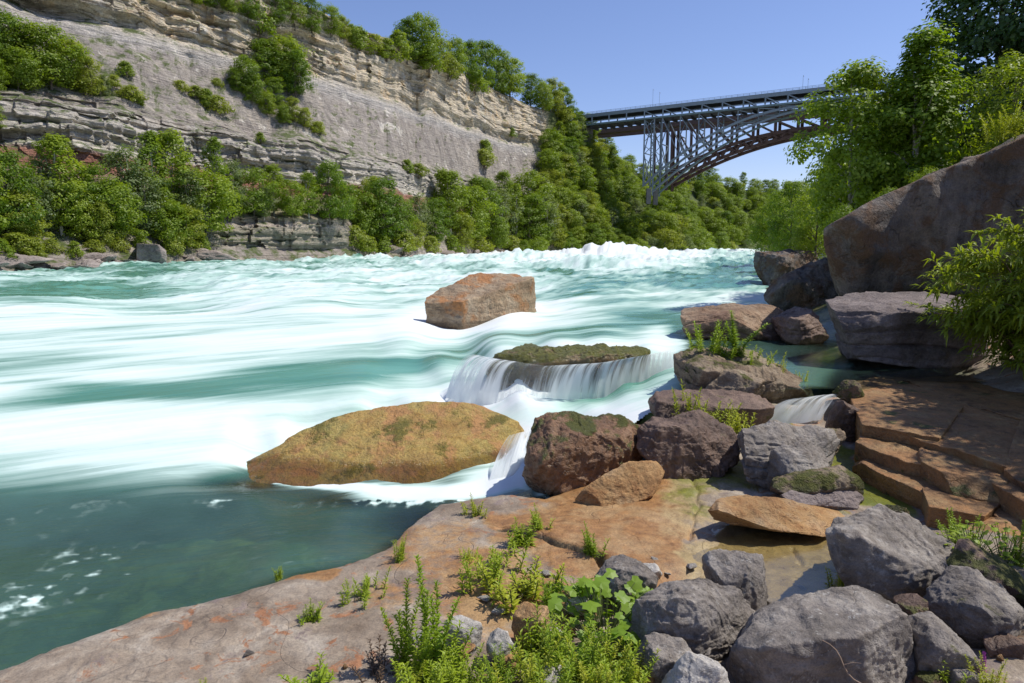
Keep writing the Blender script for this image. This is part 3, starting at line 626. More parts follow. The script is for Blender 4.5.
    f = t.math('ADD', f0, t.math('MULTIPLY', act_, t.math('ADD', t.math('MULTIPLY', t.math('SUBTRACT', st1, .5), .75), t.math('MULTIPLY', t.math('SUBTRACT', st2, .5), .22))))
    teal = t.mix(t.attr('calm'), t.mix(t.rng(st1, .35, .65), (.085, .245, .185), (.13, .33, .26)), (.085, .175, .140))
    col = t.mix(t.rng(f, .12, .62), teal, (.50, .66, .60))
    col = t.mix(t.rng(f, .42, .92), col, (.70, .74, .735))
    h = t.math('ADD', t.math('MULTIPLY', st1, .6), t.math('MULTIPLY', st2, .25))
    rip = t.noise(t.mapv(P, (2.2, 4.5, 1)), 1.0, 4, .55, None, .6)
    nb = t.bump(t.math('ADD', h, t.math('MULTIPLY', rip, .5)), .35, .06)
    rg = t.rng(f, .1, .6, .16, .9)
    body = t.principled(Base_Color=col, Roughness=rg, IOR=1.33, Normal=nb)
    body.node.inputs['Specular IOR Level'].default_value = .5
    dep = t.attr('depth')
    tr = t.n('ShaderNodeBsdfTransparent', {0: t.mix(t.rng(dep, 0.0, .9), (.92, .97, .93), (.42, .66, .52))}).outputs[0]
    gl = t.n('ShaderNodeBsdfGlossy', {'Roughness': .12, 'Normal': nb}).outputs[0]
    fr = t.n('ShaderNodeFresnel', {'IOR': 1.33, 'Normal': nb}).outputs[0]
    clear = t.n('ShaderNodeMixShader', {0: fr, 1: tr, 2: gl}).outputs[0]
    k = t.math('MAXIMUM', t.rng(dep, .02, 1.7, .0, .95), t.rng(f, .15, .6))
    m = t.surf(t.n('ShaderNodeMixShader', {0: k, 1: clear, 2: body}).outputs[0])
    o = mesh_np('river', np.stack([x, y, z], -1), grid_faces(len(ys), len(tx), keep), m, attrs=dict(foam=fo, depth=depth, calm=calm), uv=np.stack([s, tt], -1))
    tag(o, 'teal river with long white silky rapids', kind='structure')

def build_pool():
    t = NT('shallow water'); P = t.n('ShaderNodeTexCoord').outputs['Object']
    nb = t.bump(t.noise(t.mapv(P, (3, 6, 3)), 1.0, 3, .5), .12, .02)
    fr = t.math('MULTIPLY', t.n('ShaderNodeFresnel', {'IOR': 1.33, 'Normal': nb}).outputs[0], .22)
    m = t.surf(t.n('ShaderNodeMixShader', {0: fr, 1: t.n('ShaderNodeBsdfTransparent', {0: (.88, .86, .72)}).outputs[0], 2: t.n('ShaderNodeBsdfGlossy', {'Roughness': .22, 'Normal': nb}).outputs[0]}).outputs[0])
    pts = [atZ(a, b, .372) for a, b in [(655, 610), (672, 548), (705, 522), (845, 532), (860, 640), (700, 650)]]
    tag(mesh_np('pool_water', pts, [list(range(6))], m, None, False), 'thin clear still pool over tan bedrock', kind='structure')
def waterfall(name, label, lip, base, mat, nu=90, nv=22, push=0.0, seed=0):
    """falling sheet between a lip line and a base line (world points), bowed outward like falling water"""
    lip = np.array(lip)+np.array([0, -push, 0]); base = np.array(base)+np.array([0, -push*1.6, 0])
    def res(L, n):
        d = np.r_[0, np.cumsum(np.linalg.norm(np.diff(L, axis=0), axis=1))]; u = np.linspace(0, d[-1], n)
        return np.stack([np.interp(u, d, L[:, i]) for i in range(3)], -1), u
    A, u = res(lip, nu); Bq, _ = res(base, nu)
    v = np.linspace(0, 1, nv)
    V = []
    for q in v:
        hf = q**.55; zf = q**1.5
        p = A.copy(); p[:, :2] = A[:, :2]+(Bq[:, :2]-A[:, :2])*hf; p[:, 2] = A[:, 2]+(Bq[:, 2]-A[:, 2])*zf
        nn = fbm(v3(u*3.5, q*.6+seed), 3, seed)*.10*q
        p[:, 1] += nn; p[:, 2] += nn*.3
        V.append(p)
    V = np.concatenate(V); uv = np.stack([np.tile(u, nv), np.repeat(v, nu)], -1)
    o = mesh_np(name, V, grid_faces(nv, nu), mat, uv=uv)
    return tag(o, label, kind='structure')
def build_falls():
    t = NT('falling water'); uv = t.n('ShaderNodeUVMap', uv_map='flow').outputs[0]
    s1 = t.noise(t.mapv(uv, (5.5, .5, 1)), 1.0, 3, .6, None, .3); s2 = t.noise(t.mapv(uv, (17, .9, 1)), 1.0, 5, .62, None, .5)
    v = t.sep(uv)[1]
    a = t.math('ADD', t.math('MULTIPLY', s1, 1.45), t.math('MULTIPLY', s2, .55))
    a = t.math('ADD', a, t.math('MULTIPLY', t.rng(v, .25, 1.0), .35))
    ug = t.math('DIVIDE', t.math('SUBTRACT', t.sep(uv)[0], 2.15), .58); gap = t.math('POWER', 2.718, t.math('MULTIPLY', t.math('MULTIPLY', ug, ug), -1.0))
    a = t.math('SUBTRACT', a, t.math('MULTIPLY', gap, t.math('ADD', .2, t.math('MULTIPLY', s1, .35))))
    al = t.rng(a, .72, 1.22, .12, .97)
    col = t.mix(s2, (.72, .80, .80), (.93, .94, .94))
    d = t.principled(Base_Color=col, Roughness=.6, Normal=t.bump(a, .4, .03))
    tl = t.n('ShaderNodeBsdfTranslucent', {0: (.9, .93, .93)}).outputs[0]
    d = t.n('ShaderNodeMixShader', {0: .5, 1: d, 2: tl}).outputs[0]
    m = t.surf(t.n('ShaderNodeMixShader', {0: al, 1: t.n('ShaderNodeBsdfTransparent').outputs[0], 2: d}).outputs[0])
    waterfall('waterfall', 'curtain of white water falling off the ledge rock',
        [atZ(474, 352, 1.43), atZ(496, 356, 1.46), atZ(545, 363, 1.46), atZ(600, 360, 1.47), atZ(640, 353, 1.47), atZ(672, 347, 1.44)],
        [atZ(448, 392, .55), atZ(476, 403, .48), atZ(520, 404, .46), atZ(590, 398, .52), atZ(640, 383, .7), atZ(668, 366, 1.0)], m, 160, seed=2, push=.36)
    waterfall('water_chute', 'short white chute spilling between mossy rocks',
        [atZ(845, 393, 1.13), atZ(822, 395, 1.13), atZ(800, 398, 1.13)], [atZ(822, 420, .72), atZ(790, 426, .66), atZ(758, 424, .68)], m, 60, seed=4)
    waterfall('water_chute', 'white spill between the golden rock and the wet brown boulder',
        [atZ(512, 432, .46), atZ(524, 430, .46), atZ(534, 428, .46)], [atZ(488, 484, .06), atZ(508, 486, .05), atZ(528, 480, .08)], m, 50, seed=6)

# ------------------------------------------------------------------ gorge wall across the river
CPX = np.arange(-640, 1160, 2.0)
def ci(L): a = np.array(L, float); return lambda p: np.interp(p, a[:, 0], a[:, 1])
c_ds = ci([(-640, 48), (-400, 55), (-150, 64), (0, 76), (150, 97), (300, 132), (400, 165), (500, 250), (560, 285), (600, 300), (640, 335), (700, 430), (760, 520), (830, 590), (900, 600), (1160, 560)])
c_dt = ci([(-640, 96), (-400, 105), (-150, 120), (0, 136), (150, 155), (250, 174), (330, 200), (400, 227), (450, 258), (500, 300), (540, 335), (575, 365), (600, 400), (640, 480), (700, 580), (760, 650), (830, 690), (900, 690), (1160, 650)])
c_zt = ci([(-640, 68), (500, 68), (560, 68), (590, 62), (610, 56), (640, 50), (690, 54), (720, 55), (760, 52), (800, 57), (840, 55), (1160, 60)])
PRW = [(-.25, -4), (-.03, -1), (.0, 1.2), (.03, 2.6), (.05, 3.2), (.075, 9.3), (.2, 11), (.40, 14.5), (.42, 17), (.445, 18.8), (.47, 19.5), (.475, 24), (.52, 26.5), (.62, 30), (.84, 44.5), (.872, 49), (.866, 52), (.90, 55), (.915, 62), (.94, 66.5), (1.0, 68), (1.5, 72), (3.2, 80)]
PRS = [(-.25, -4), (-.03, -1), (.0, 1.2), (.03, 2.6), (.05, 3.2), (.10, 5), (.2, 8.5), (.40, 14), (.42, 16.5), (.445, 18.8), (.47, 19.5), (.475, 24), (.52, 26.5), (.62, 30), (.84, 44.5), (.872, 49), (.866, 52), (.90, 55), (.915, 62), (.94, 66.5), (1.0, 68), (1.5, 72), (3.2, 80)]
PRF = [(-.25, -4), (-.03, -1), (.0, 1.2), (.03, 2.6), (.05, 4), (.10, 6), (.2, 11), (.3, 17), (.42, 24.5), (.445, 26), (.47, 28), (.475, 29), (.52, 33), (.62, 40), (.80, 54), (.84, 57), (.86, 59), (.90, 61), (.915, 63), (.94, 66.5), (1.0, 68), (1.5, 71), (3.2, 76)]
def cliff_grid():
    u = np.linspace(0, len(PRW)-1, 480)
    # spend rows where the wall is steep
    i = np.arange(len(PRW))
    def pr(L): a = np.array(L, float); return np.interp(u, i, a[:, 0]), np.interp(u, i, a[:, 1])
    fw, zw = pr(PRW); fs, zs = pr(PRS); ff, zf = pr(PRF)
    p = CPX[None, :]
    ww = sstep(200, 215, p)*(1-sstep(345, 362, p)); wf = sstep(515, 575, p)
    fr = (fw[:, None]*ww+fs[:, None]*(1-ww))*(1-wf)+ff[:, None]*wf
    z = (zw[:, None]*ww+zs[:, None]*(1-ww))*(1-wf)+zf[:, None]*wf
    z = np.where(z > 3, 3+(z-3)*(c_zt(p)-3)/65, z)
    ds, dt = c_ds(p), c_dt(p)
    zz = z
    zn = z+0*p
    s = p*.0+np.cumsum(np.r_[0, np.hypot(np.diff((CPX-512)/F*c_ds(CPX)), np.diff(c_ds(CPX)))])[None, :]
    s = s+0*z
    steep = np.clip(sstep(16, 19, zn)*(1-sstep(27, 30, zn))+sstep(47, 50, zn)*(1-sstep(67, 69, zn))+ww*sstep(3, 4, zn)*(1-sstep(9, 10, zn)), 0, 1)*(1-.75*wf)
    q = v3(s.ravel(), zn.ravel())
    lay = vnoise(v3(s.ravel()*.012, zn.ravel()*1.15+fbm(v3(s.ravel()*.05, zn.ravel()*.1), 2, 5)*1.2), 71)
    lay = np.sign(lay)*np.abs(lay)**.5
    lay2 = vnoise(v3(s.ravel()*.03, zn.ravel()*3.1), 72)
    blk = ridged(v3(s.ravel()*.11, zn.ravel()*.05), 3, 73)
    gul = fbm(v3(s.ravel()*.035, zn.ravel()*.012), 4, 74)
    rough = fbm(v3(s.ravel()*.30, zn.ravel()*.5), 5, 75)
    slab = np.round(fbm(v3(s.ravel()*.06, zn.ravel()*.09), 3, 76)*6)/6
    li = np.floor(zn.ravel()/2.4+1.5*fbm(v3(s.ravel()*.02, zn.ravel()*.05), 2, 83)).astype(np.int64)
    z0_ = np.zeros_like(li); bi = np.floor(s.ravel()/5.5+4*_h(li, z0_, z0_, 3)+.4*fbm(v3(s.ravel()*.2, zn.ravel()*.4), 2, 84)).astype(np.int64)
    blkoff = _h(li, bi, z0_, 8)*1.0+_h(li//2, bi//2, z0_, 9)*1.1
    off = steep.ravel()*(blkoff+lay*.75+lay2*.2+blk*1.1+slab*5.5+rough*.8)+gul*7.0*sstep(3, 20, zn.ravel())+1.6*ridged(v3(s.ravel()*.16, zn.ravel()*.05), 4, 88)*sstep(27, 31, zn.ravel())*(1-sstep(42, 47, zn.ravel()))+rough*(.6+1.2*wf+0*zn).ravel()+3.2*np.exp(-((zn.ravel()-49.2)/1.5)**2)*(.55+vnoise(v3(s.ravel()*.03, 0*s.ravel()), 78)*.8)
    low = fbm(v3(s.ravel()*.09, zn.ravel()*.2), 4, 77)*2.0*(1-sstep(3, 9, zn.ravel()))
    d = ds+(dt-ds)*fr
    d = d+(off+low).reshape(d.shape)*.8
    z = z+(fbm(v3(s.ravel()*.08, fr.ravel()*8), 4, 79)).reshape(z.shape)*1.6*sstep(2, 10, z)
    X = (p-512)/F*d*1.0
    return X, d, z, fr, s, wf+0*z
def build_cliff():
    X, D, Z, FR, S, WF = cliff_grid()
    t = NT('gorge wall'); geo = t.n('ShaderNodeNewGeometry'); P = geo.outputs['Position']; nz = t.sep(geo.outputs['Normal'])[2]
    zz = t.sep(P)[2]
    n0 = t.noise(P, .07, 5, .6); n1 = t.noise(P, .35, 7, .65); n2 = t.noise(t.mapv(P, (.25, .25, 2.6)), 1.0, 6, .65); n3 = t.noise(P, 2.2, 6, .7)
    ln = t.noise(t.mapv(P, (.02, .02, 1.6)), 1.0, 5, .7); vs = t.noise(t.mapv(P, (.55, .55, .06)), 1.0, 5, .65)
    zn = t.math('ADD', zz, t.math('MULTIPLY', t.math('SUBTRACT', n0, .5), 5.0))
    c = t.ramp(t.math('DIVIDE', zn, 80.0), [(.0, (.26, .22, .19)), (.04, (.33, .30, .28)), (.10, (.36, .32, .29)), (.125, (.24, .21, .14)), (.185, (.27, .21, .16)), (.20, (.28, .125, .09)), (.228, (.30, .15, .11)), (.238, (.47, .45, .40)), (.30, (.44, .42, .39)), (.345, (.30, .275, .25)), (.53, (.285, .26, .24)), (.575, (.40, .385, .375)), (.625, (.49, .435, .345)), (.80, (.56, .495, .39)), (.86, (.46, .40, .31))])
    c.node.color_ramp.interpolation = 'LINEAR'
    c = t.mix(t.math('MULTIPLY', t.rng(zz, 47.0, 50.0), t.rng(t.noise(P, .22, 6, .65), .52, .64)), c, t.mix(n3, (.44, .33, .20), (.60, .48, .32)))
    c = t.mix(t.math('MULTIPLY', t.rng(zz, 18.0, 20.0), t.rng(t.noise(P, .15, 6, .7, None, .5), .58, .66)), c, (.56, .54, .50))
    shale = t.math('MULTIPLY', t.rng(zz, 27.0, 30.0), t.rng(zz, 43.0, 46.5, 1.0, 0.0)); ln = t.math('ADD', .5, t.math('MULTIPLY', t.math('SUBTRACT', ln, .5), t.math('SUBTRACT', 1.0, t.math('MULTIPLY', shale, .9))))
    c = t.mix(1.0, c, t.ramp(ln, [(.32, (.70, .69, .69)), (.5, (1, 1, 1)), (.68, (1.18, 1.17, 1.14))]), 'MULTIPLY')
    c = t.mix(1.0, c, t.ramp(n2, [(.3, (.62, .6, .58)), (.5, (1, 1, 1)), (.7, (1.22, 1.2, 1.16))]), 'MULTIPLY')
    c = t.mix(1.0, c, t.ramp(vs, [(.3, (.74, .73, .74)), (.5, (1, 1, 1)), (.7, (1.12, 1.1, 1.06))]), 'MULTIPLY')
    c = t.mix(1.0, c, t.ramp(n3, [(.3, (.7, .7, .7)), (.5, (1, 1, 1)), (.7, (1.22, 1.22, 1.2))]), 'MULTIPLY')
    gn = t.math('ADD', t.math('MULTIPLY', n1, .9), t.math('MULTIPLY', n3, .25))
    gm = t.math('MULTIPLY', t.rng(gn, .52, .66), t.rng(nz, .45, .7))
    gm = t.math('MAXIMUM', gm, t.rng(t.attr('veg'), .35, .75))
    gc = t.mix(n3, (.035, .06, .012), (.14, .17, .045))
    c = t.mix(gm, t.mix(1.0, c, (1.22, 1.18, 1.12), 'MULTIPLY'), gc)
    c = t.mix(shale, c, t.mix(1.0, c, t.ramp(t.noise(t.mapv(P, (.30, .30, .10)), 1.0, 7, .7, None, .8), [(.34, (.62, .60, .62)), (.5, (1, 1, 1)), (.68, (1.22, 1.2, 1.18))]), 'MULTIPLY'))
    h = t.math('ADD', t.math('MULTIPLY', n2, 1.0), t.math('ADD', t.math('MULTIPLY', ln, .8), t.math('MULTIPLY', n3, .5)))
    m = t.surf(t.principled(Base_Color=c, Roughness=.92, Normal=t.bump(h, 1.0, .9)))
    z = Z.ravel()
    veg = np.maximum.reduce([WF.ravel()*(.95+.6*fbm(v3(S.ravel()*.05, z*.08), 4, 81)), sstep(67.5, 69.5, z), sstep(8, 10, z)*(1-sstep(13, 15.5, z))*(.75+.6*fbm(v3(S.ravel()*.1, z*.2), 3, 82)), sstep(2.5, 4.0, z)*(1-sstep(7, 9, z))*.5])
    V = np.stack([X.ravel(), D.ravel(), z], -1)
    o = mesh_np('gorge_cliff', V, grid_faces(*X.shape), m, smooth=False, attrs=dict(veg=veg))
    tag(o, 'banded limestone gorge wall with red and grey strata', kind='structure')
    px, py = proj(X, D, Z)
    return X, D, Z, px, py
def bank_h(a, b):  # right river bank inland: a along, b setback
    return 1.2+np.where(b < 0, b*.5, b*.62)-0*a
def build_bank():
    ln = np.array([(14, 22), (16.5, 30), (21, 46), (40, 105), (95, 262), (170, 470), (260, 700)], float)
    a = np.geomspace(1, 40, 150)-1; dd = np.r_[0, np.cumsum(np.linalg.norm(np.diff(ln, axis=0), axis=1))]
    q = a/a[-1]*dd[-1]; bx = np.interp(q, dd, ln[:, 0]); by = np.interp(q, dd, ln[:, 1])
    b = np.concatenate([np.linspace(-6, 20, 40), np.linspace(21, 110, 60)])
    X = bx[:, None]+b[None, :]*.93; Y = by[:, None]-b[None, :]*.36
    Z = 1.2+np.where(b < 0, b*.5, np.minimum(b, 85)*.62)[None, :]+0*X
    Z = Z+fbm(v3(X.ravel()*.12, Y.ravel()*.12), 4, 91).reshape(Z.shape)*1.3
    t = NT('wooded bank'); P = t.n('ShaderNodeTexCoord').outputs['Object']; n1 = t.noise(P, .5, 6, .65); n2 = t.noise(P, 4, 5, .7)
    c = t.mix(t.rng(n1, .42, .6), t.mix(n2, (.05, .045, .03), (.10, .09, .05)), t.mix(n2, (.02, .04, .008), (.09, .12, .03)))
    m = t.surf(t.principled(Base_Color=c, Roughness=.95, Normal=t.bump(n2, .8, .2)))
    tag(mesh_np('hillside', np.stack([X.ravel(), Y.ravel(), Z.ravel()], -1), grid_faces(*X.shape), m), 'wooded slope of the near bank', kind='structure')

# ------------------------------------------------------------------ trees
def leaf_quads(pos, nrm, size, r, aspect=.62):
    n = len(pos); nrm = nrm/(np.linalg.norm(nrm, axis=1)[:, None]+1e-9)
    t = r.normal(size=(n, 3)); t -= nrm*(t*nrm).sum(1)[:, None]; t /= np.linalg.norm(t, axis=1)[:, None]
    b = np.cross(nrm, t); s = (size*r.uniform(.65, 1.3, n))[:, None]
    V = np.stack([pos-t*s*.5, pos+b*s*aspect*.5+t*s*.05, pos+t*s*.5, pos-b*s*aspect*.5+t*s*.05], 1)
    return V.reshape(-1, 3), np.arange(4*n).reshape(n, 4)
def tree_meshes(seed, H, W, base=.15, shape='oval', K=70, per=70, leaf=.4, clump=.13, lean=0.0, trunk=True, gaps=0.0):
    r = np.random.default_rng(seed)
    C = []
    while len(C) < K:
        h = r.uniform(0, 1)
        if shape == 'oval': e = math.sin(math.pi*min(h*.92+.06, 1))**.6
        elif shape == 'broad': e = math.sqrt(max(1-(2*h-.85)**2/1.45, 0))
        elif shape == 'feather': e = (1-h)**.6*(.55+.45*math.sin(h*3.2)) + .12
        else: e = math.sqrt(max(1-(h*1.0)**2, 0))     # dome shrub
        a = r.uniform(0, 2*math.pi); rr = math.sqrt(r.uniform(.12, 1))*(1+gaps*r.normal()*.3)
        e *= .82+.30*math.sin(a*2+seed)*math.sin(h*5+seed*1.7)
        C.append((math.cos(a)*rr*e*W/2+lean*h*W, math.sin(a)*rr*e*W/2, H*(base+(1-base)*h*.97)))
    C = np.array(C); cz = H*(base+(1-base)*.45)
    cs = clump*W*r.uniform(.65, 1.35, K)
    idx = np.repeat(np.arange(K), per); n = len(idx)
    d = r.normal(size=(n, 3)); d /= np.linalg.norm(d, axis=1)[:, None]; rad = r.uniform(.35, 1.0, n)**.6
    pos = C[idx]+d*rad[:, None]*cs[idx][:, None]*np.array([1.15, 1.15, .8])
    out = C[idx]-np.array([0, 0, cz]); out /= np.linalg.norm(out, axis=1)[:, None]+1e-6
    nrm = d*.9+out*.5+np.array([0, 0, .7])+r.normal(size=(n, 3))*.35
    LV_, LF = leaf_quads(pos, nrm, leaf, r)
    B = Buf()
    tz = np.linspace(0, 1, 9); H2 = H*.86
    if shape == 'dome':
        for k in range(7):
            c = C[r.integers(K)]; q = np.linspace(0, 1, 6)[:, None]; p0 = r.normal(size=3)*W*.04; p0[2] = -.15*H
            B.tube(p0*(1-q)+c*q+np.array([0, 0, .08*H])*np.sin(q*3.1), np.linspace(.016, .005, 6)*H*1.2, 4)
    else:
        wob = np.stack([np.sin(tz*4+seed)*.018*H+lean*tz*W*.9, np.cos(tz*3+seed)*.015*H, tz*H2-.05*H*(tz == 0)], -1); wob[:, :2] -= wob[0, :2]
        B.tube(wob, np.interp(tz, [0, .08, 1], [.021, .015, .003])*H, 7)
        for k in range(16):
            c = C[r.integers(K)]; f = np.clip((c[2]/H2)*r.uniform(.5, .8), .1, .9)
            p0 = np.array([np.interp(f, tz, wob[:, j]) for j in range(3)]); q = np.linspace(0, 1, 6)[:, None]
            B.tube(p0*(1-q)+c*q+np.array([0, 0, .04*H])*np.sin(q*3.1), np.linspace(.007, .0018, 6)*H, 4)
    return (np.concatenate(B.V), np.concatenate(B.F)), (LV_, LF)
PROTO = {}
def make_proto(key, name, matleaf, bark, part='crown', **k):
    (tv, tf), (lv, lf) = tree_meshes(**k)
    PROTO[key] = dict(name=name, H=k['H'], tv=tv, tf=tf, lv=lv, lf=lf, leaf=matleaf, bark=bark, made=None, part=part)
def plant_tree(key, loc, height, label, cat, group, rz=None, wid=1.0):
    p = PROTO[key]; s = height/p['H']; rz = rng.uniform(0, 6.28) if rz is None else rz
    if p['made'] is None:
        e = empty(p['name'], loc, label, cat, group, rz, (s*wid, s*wid, s))
        mesh_np('trunk' if p['part'] == 'crown' else 'stem', p['tv'], p['tf'], p['bark'], e); mesh_np(p['part'], p['lv'], p['lf'], p['leaf'], e, False)
        p['made'] = e; return e
    return copy_tree(p['made'], loc, rz, (s*wid, s*wid, s), label, group)
ORD = ['first', 'second', 'third', 'fourth', 'fifth', 'sixth', 'seventh', 'eighth', 'ninth', 'tenth', 'eleventh', 'twelfth', 'thirteenth', 'fourteenth', 'fifteenth', 'sixteenth', 'seventeenth', 'eighteenth', 'nineteenth', 'twentieth']
def build_trees(G):
    X, D, Z, px, py = G
    bark = flat_mat('bark', (.17, .135, .105), .9, .4, 2.0); pbark = flat_mat('pale bark', (.42, .38, .33), .85, .35, 2.0)
    mid = leaf_mat('leaf mid green', (.15, .24, .014), (.30, .375, .03)); dark = leaf_mat('leaf dark green', (.10, .185, .012), (.21, .295, .022))
    light = leaf_mat('leaf light green', (.20, .26, .022), (.35, .39, .05)); silver = leaf_mat('leaf grey green', (.14, .20, .065), (.24, .29, .12)); yel = leaf_mat('leaf yellow green', (.13, .23, .012), (.28, .36, .026), .5)
    mk = make_proto
    mk('oak', 'broadleaf_tree', mid, bark, seed=1, H=12, W=10.5, base=.12, shape='broad', K=95, per=90, leaf=.41, clump=.125)
    mk('maple', 'broadleaf_tree', dark, bark, seed=2, H=13, W=9.5, base=.10, shape='broad', K=100, per=90, leaf=.39, clump=.12)
    mk('ash', 'oval_tree', mid, pbark, seed=3, H=14, W=7.2, base=.16, shape='oval', K=90, per=80, leaf=.37, clump=.14)
    mk('poplar', 'feathery_tree', mid, pbark, seed=4, H=15, W=7.0, base=.10, shape='feather', K=95, per=60, leaf=.38, clump=.12, gaps=.5)
    mk('willow', 'grey_green_tree', silver, pbark, seed=5, H=12, W=8.0, base=.10, shape='oval', K=80, per=60, leaf=.36, clump=.13, gaps=.4)
    mk('lime', 'light_tree', light, bark, seed=6, H=11, W=8.5, base=.08, shape='broad', K=90, per=80, leaf=.37, clump=.125)
    mk('shrub', 'shrub', light, bark, 'foliage', seed=7, H=3, W=5, base=.03, shape='dome', K=45, per=50, leaf=.30, clump=.13)
    mk('bush', 'shrub', mid, bark, 'foliage', seed=8, H=4, W=5, base=.03, shape='dome', K=50, per=55, leaf=.34, clump=.13)
    look = dict(oak='broad round tree', maple='dense dark tree', ash='slender oval tree', poplar='tall pointed tree', willow='pale grey tree', lime='bright green tree', shrub='low yellowish shrub', bush='rounded dark shrub')
    todo = []
    def spot(bx, by):
        c = int(np.argmin(np.abs(CPX-bx))); cols = py[:, c]
        k = np.argmax((cols <= by) & (Z[:, c] > .9))
        return np.array([X[k, c], D[k, c], Z[k, c]-.3])
    def put(bx, by, ty, key, zone, group):
        loc = spot(bx, by); h = (by-ty)*loc[1]/F*1.0
        todo.append((bx, key, loc, h, zone, group))
    # belt of trees on the far shore
    zl = 'on far shore left of low grey wall'; zm = 'on top of the low grey shoreline wall'; zr = 'on far shore between wall and bridge'
    belt = [(-8, 245, 138, 'ash'), (14, 238, 150, 'maple'), (34, 236, 170, 'willow'), (68, 236, 136, 'ash'), (52, 232, 158, 'willow'), (96, 236, 165, 'maple'), (118, 240, 178, 'oak'), (134, 232, 148, 'willow'), (160, 230, 132, 'poplar'), (150, 238, 168, 'willow'), (180, 232, 132, 'ash'), (196, 240, 168, 'willow'), (172, 246, 196, 'oak'), (190, 249, 205, 'lime'), (84, 240, 186, 'oak'), (28, 244, 190, 'lime'), (105, 246, 200, 'lime'), (210, 236, 170, 'oak')]
    for b in belt: put(b[0], b[1], b[2], b[3], zl, 'trees on the far shore')
    for b in [(222, 212, 138, 'poplar'), (240, 213, 160, 'willow'), (258, 216, 168, 'oak'), (278, 216, 165, 'ash'), (296, 218, 180, 'oak'), (268, 218, 186, 'willow'), (312, 218, 172, 'ash'), (332, 222, 164, 'maple'), (346, 222, 182, 'maple'), (232, 218, 186, 'oak')]: put(*b, zm, 'trees on the far shore')
    for b in [(366, 238, 190, 'oak'), (384, 242, 178, 'maple'), (400, 242, 196, 'maple'), (420, 238, 194, 'willow'), (436, 244, 198, 'maple'), (452, 236, 172, 'ash'), (470, 242, 186, 'oak'), (486, 240, 180, 'maple'), (500, 244, 190, 'willow'), (516, 242, 184, 'poplar'), (530, 246, 195, 'maple'), (546, 246, 196, 'willow'), (375, 222, 178, 'lime'), (445, 222, 170, 'ash'), (478, 222, 178, 'maple'), (505, 222, 172, 'ash'), (528, 222, 172, 'oak'), (462, 250, 212, 'lime'), (494, 250, 214, 'oak'), (416, 250, 218, 'lime')]: put(*b, zr, 'trees on the far shore')
    for i, b in enumerate([(6, 256, 238), (36, 256, 236), (56, 252, 238), (78, 256, 240), (98, 252, 238), (124, 250, 236), (204, 250, 232), (176, 253, 236), (368, 252, 236), (385, 250, 234), (405, 252, 232), (430, 252, 236), (452, 252, 236), (480, 252, 236), (510, 251, 236), (540, 250, 236), (356, 246, 226), (20, 252, 232), (145, 246, 230)]):
        put(*b, 'shrub' if i % 3 else 'bush', 'at the foot of the far shore trees', 'shrubs on the far shore')
    # trees caught on the cliff
    zc = 'in the thicket halfway up the cliff upstream of the pale scar'
    for b in [(4, 84, 12, 'maple'), (28, 86, 14, 'maple'), (50, 88, 26, 'oak'), (70, 90, 30, 'oak'), (90, 92, 44, 'lime'), (108, 96, 58, 'lime'), (38, 90, 50, 'oak'), (-20, 90, 10, 'maple'), (14, 90, 56, 'maple'), (5, 128, 96, 'oak'), (-12, 132, 90, 'maple'), (122, 96, 74, 'willow')]: put(*b, 'in the dark thicket above the pale ledges', 'trees on the cliff face')
    for b in [(256, 92, 58, 'oak'), (276, 84, 42, 'maple'), (296, 84, 40, 'oak'), (304, 96, 52, 'maple'), (262, 104, 74, 'oak'), (284, 108, 80, 'maple'), (276, 118, 94, 'oak'), (300, 122, 98, 'lime'), (312, 128, 108, 'lime'), (292, 126, 106, 'oak'), (248, 92, 68, 'maple')]: put(*b, 'in the clump below the caprock', 'trees on the cliff face')
    for i, b in enumerate([(146, 100, 86), (152, 104, 92), (208, 100, 88), (218, 106, 90), (228, 112, 96), (143, 78, 64), (325, 134, 122), (268, 142, 132), (194, 92, 82), (486, 158, 142), (484, 166, 150), (12, 100, 88), (230, 86, 78), (410, 172, 160), (420, 176, 164), (512, 136, 128), (130, 88, 76)]):
        put(*b, 'bush' if i % 2 else 'shrub', 'clinging to a ledge of the cliff', 'shrubs on the cliff face')
    # rim
    for b in [(225, 8, -14, 'maple'), (245, 14, -16, 'oak'), (262, 22, -14, 'maple'), (272, 34, 6, 'bush'), (288, 24, -8, 'maple'), (306, 28, -8, 'oak'), (322, 34, 0, 'maple'), (340, 38, 8, 'oak'), (352, 40, 18, 'lime'), (366, 50, 30, 'bush'), (380, 52, 36, 'shrub'), (392, 58, 40, 'bush'), (412, 62, 22, 'maple'), (428, 66, 18, 'oak'), (442, 72, 40, 'lime'), (458, 76, 40, 'oak'), (470, 82, 44, 'maple'), (484, 88, 44, 'maple'), (498, 94, 50, 'maple'), (510, 98, 60, 'oak'), (524, 102, 74, 'ash'), (538, 108, 78, 'oak'), (550, 112, 80, 'lime'), (530, 106, 76, 'maple'), (542, 112, 84, 'oak'), (556, 118, 92, 'lime'), (562, 118, 88, 'maple'), (572, 122, 94, 'maple'), (404, 58, 36, 'bush'), (450, 78, 58, 'shrub'), (476, 92, 72, 'bush'), (360, 46, 26, 'oak'), (210, 4, -20, 'oak'), (190, 0, -20, 'oak'), (433, 70, 50, 'bush')]:
        put(*b, 'on the cliff rim against the sky', 'trees on the cliff rim')
    # forest on the slope by the bridge and on the gorge wall beyond it
    r = np.random.default_rng(5)
    ks = ['oak', 'maple', 'oak', 'lime', 'willow', 'oak', 'maple', 'lime', 'oak', 'ash']
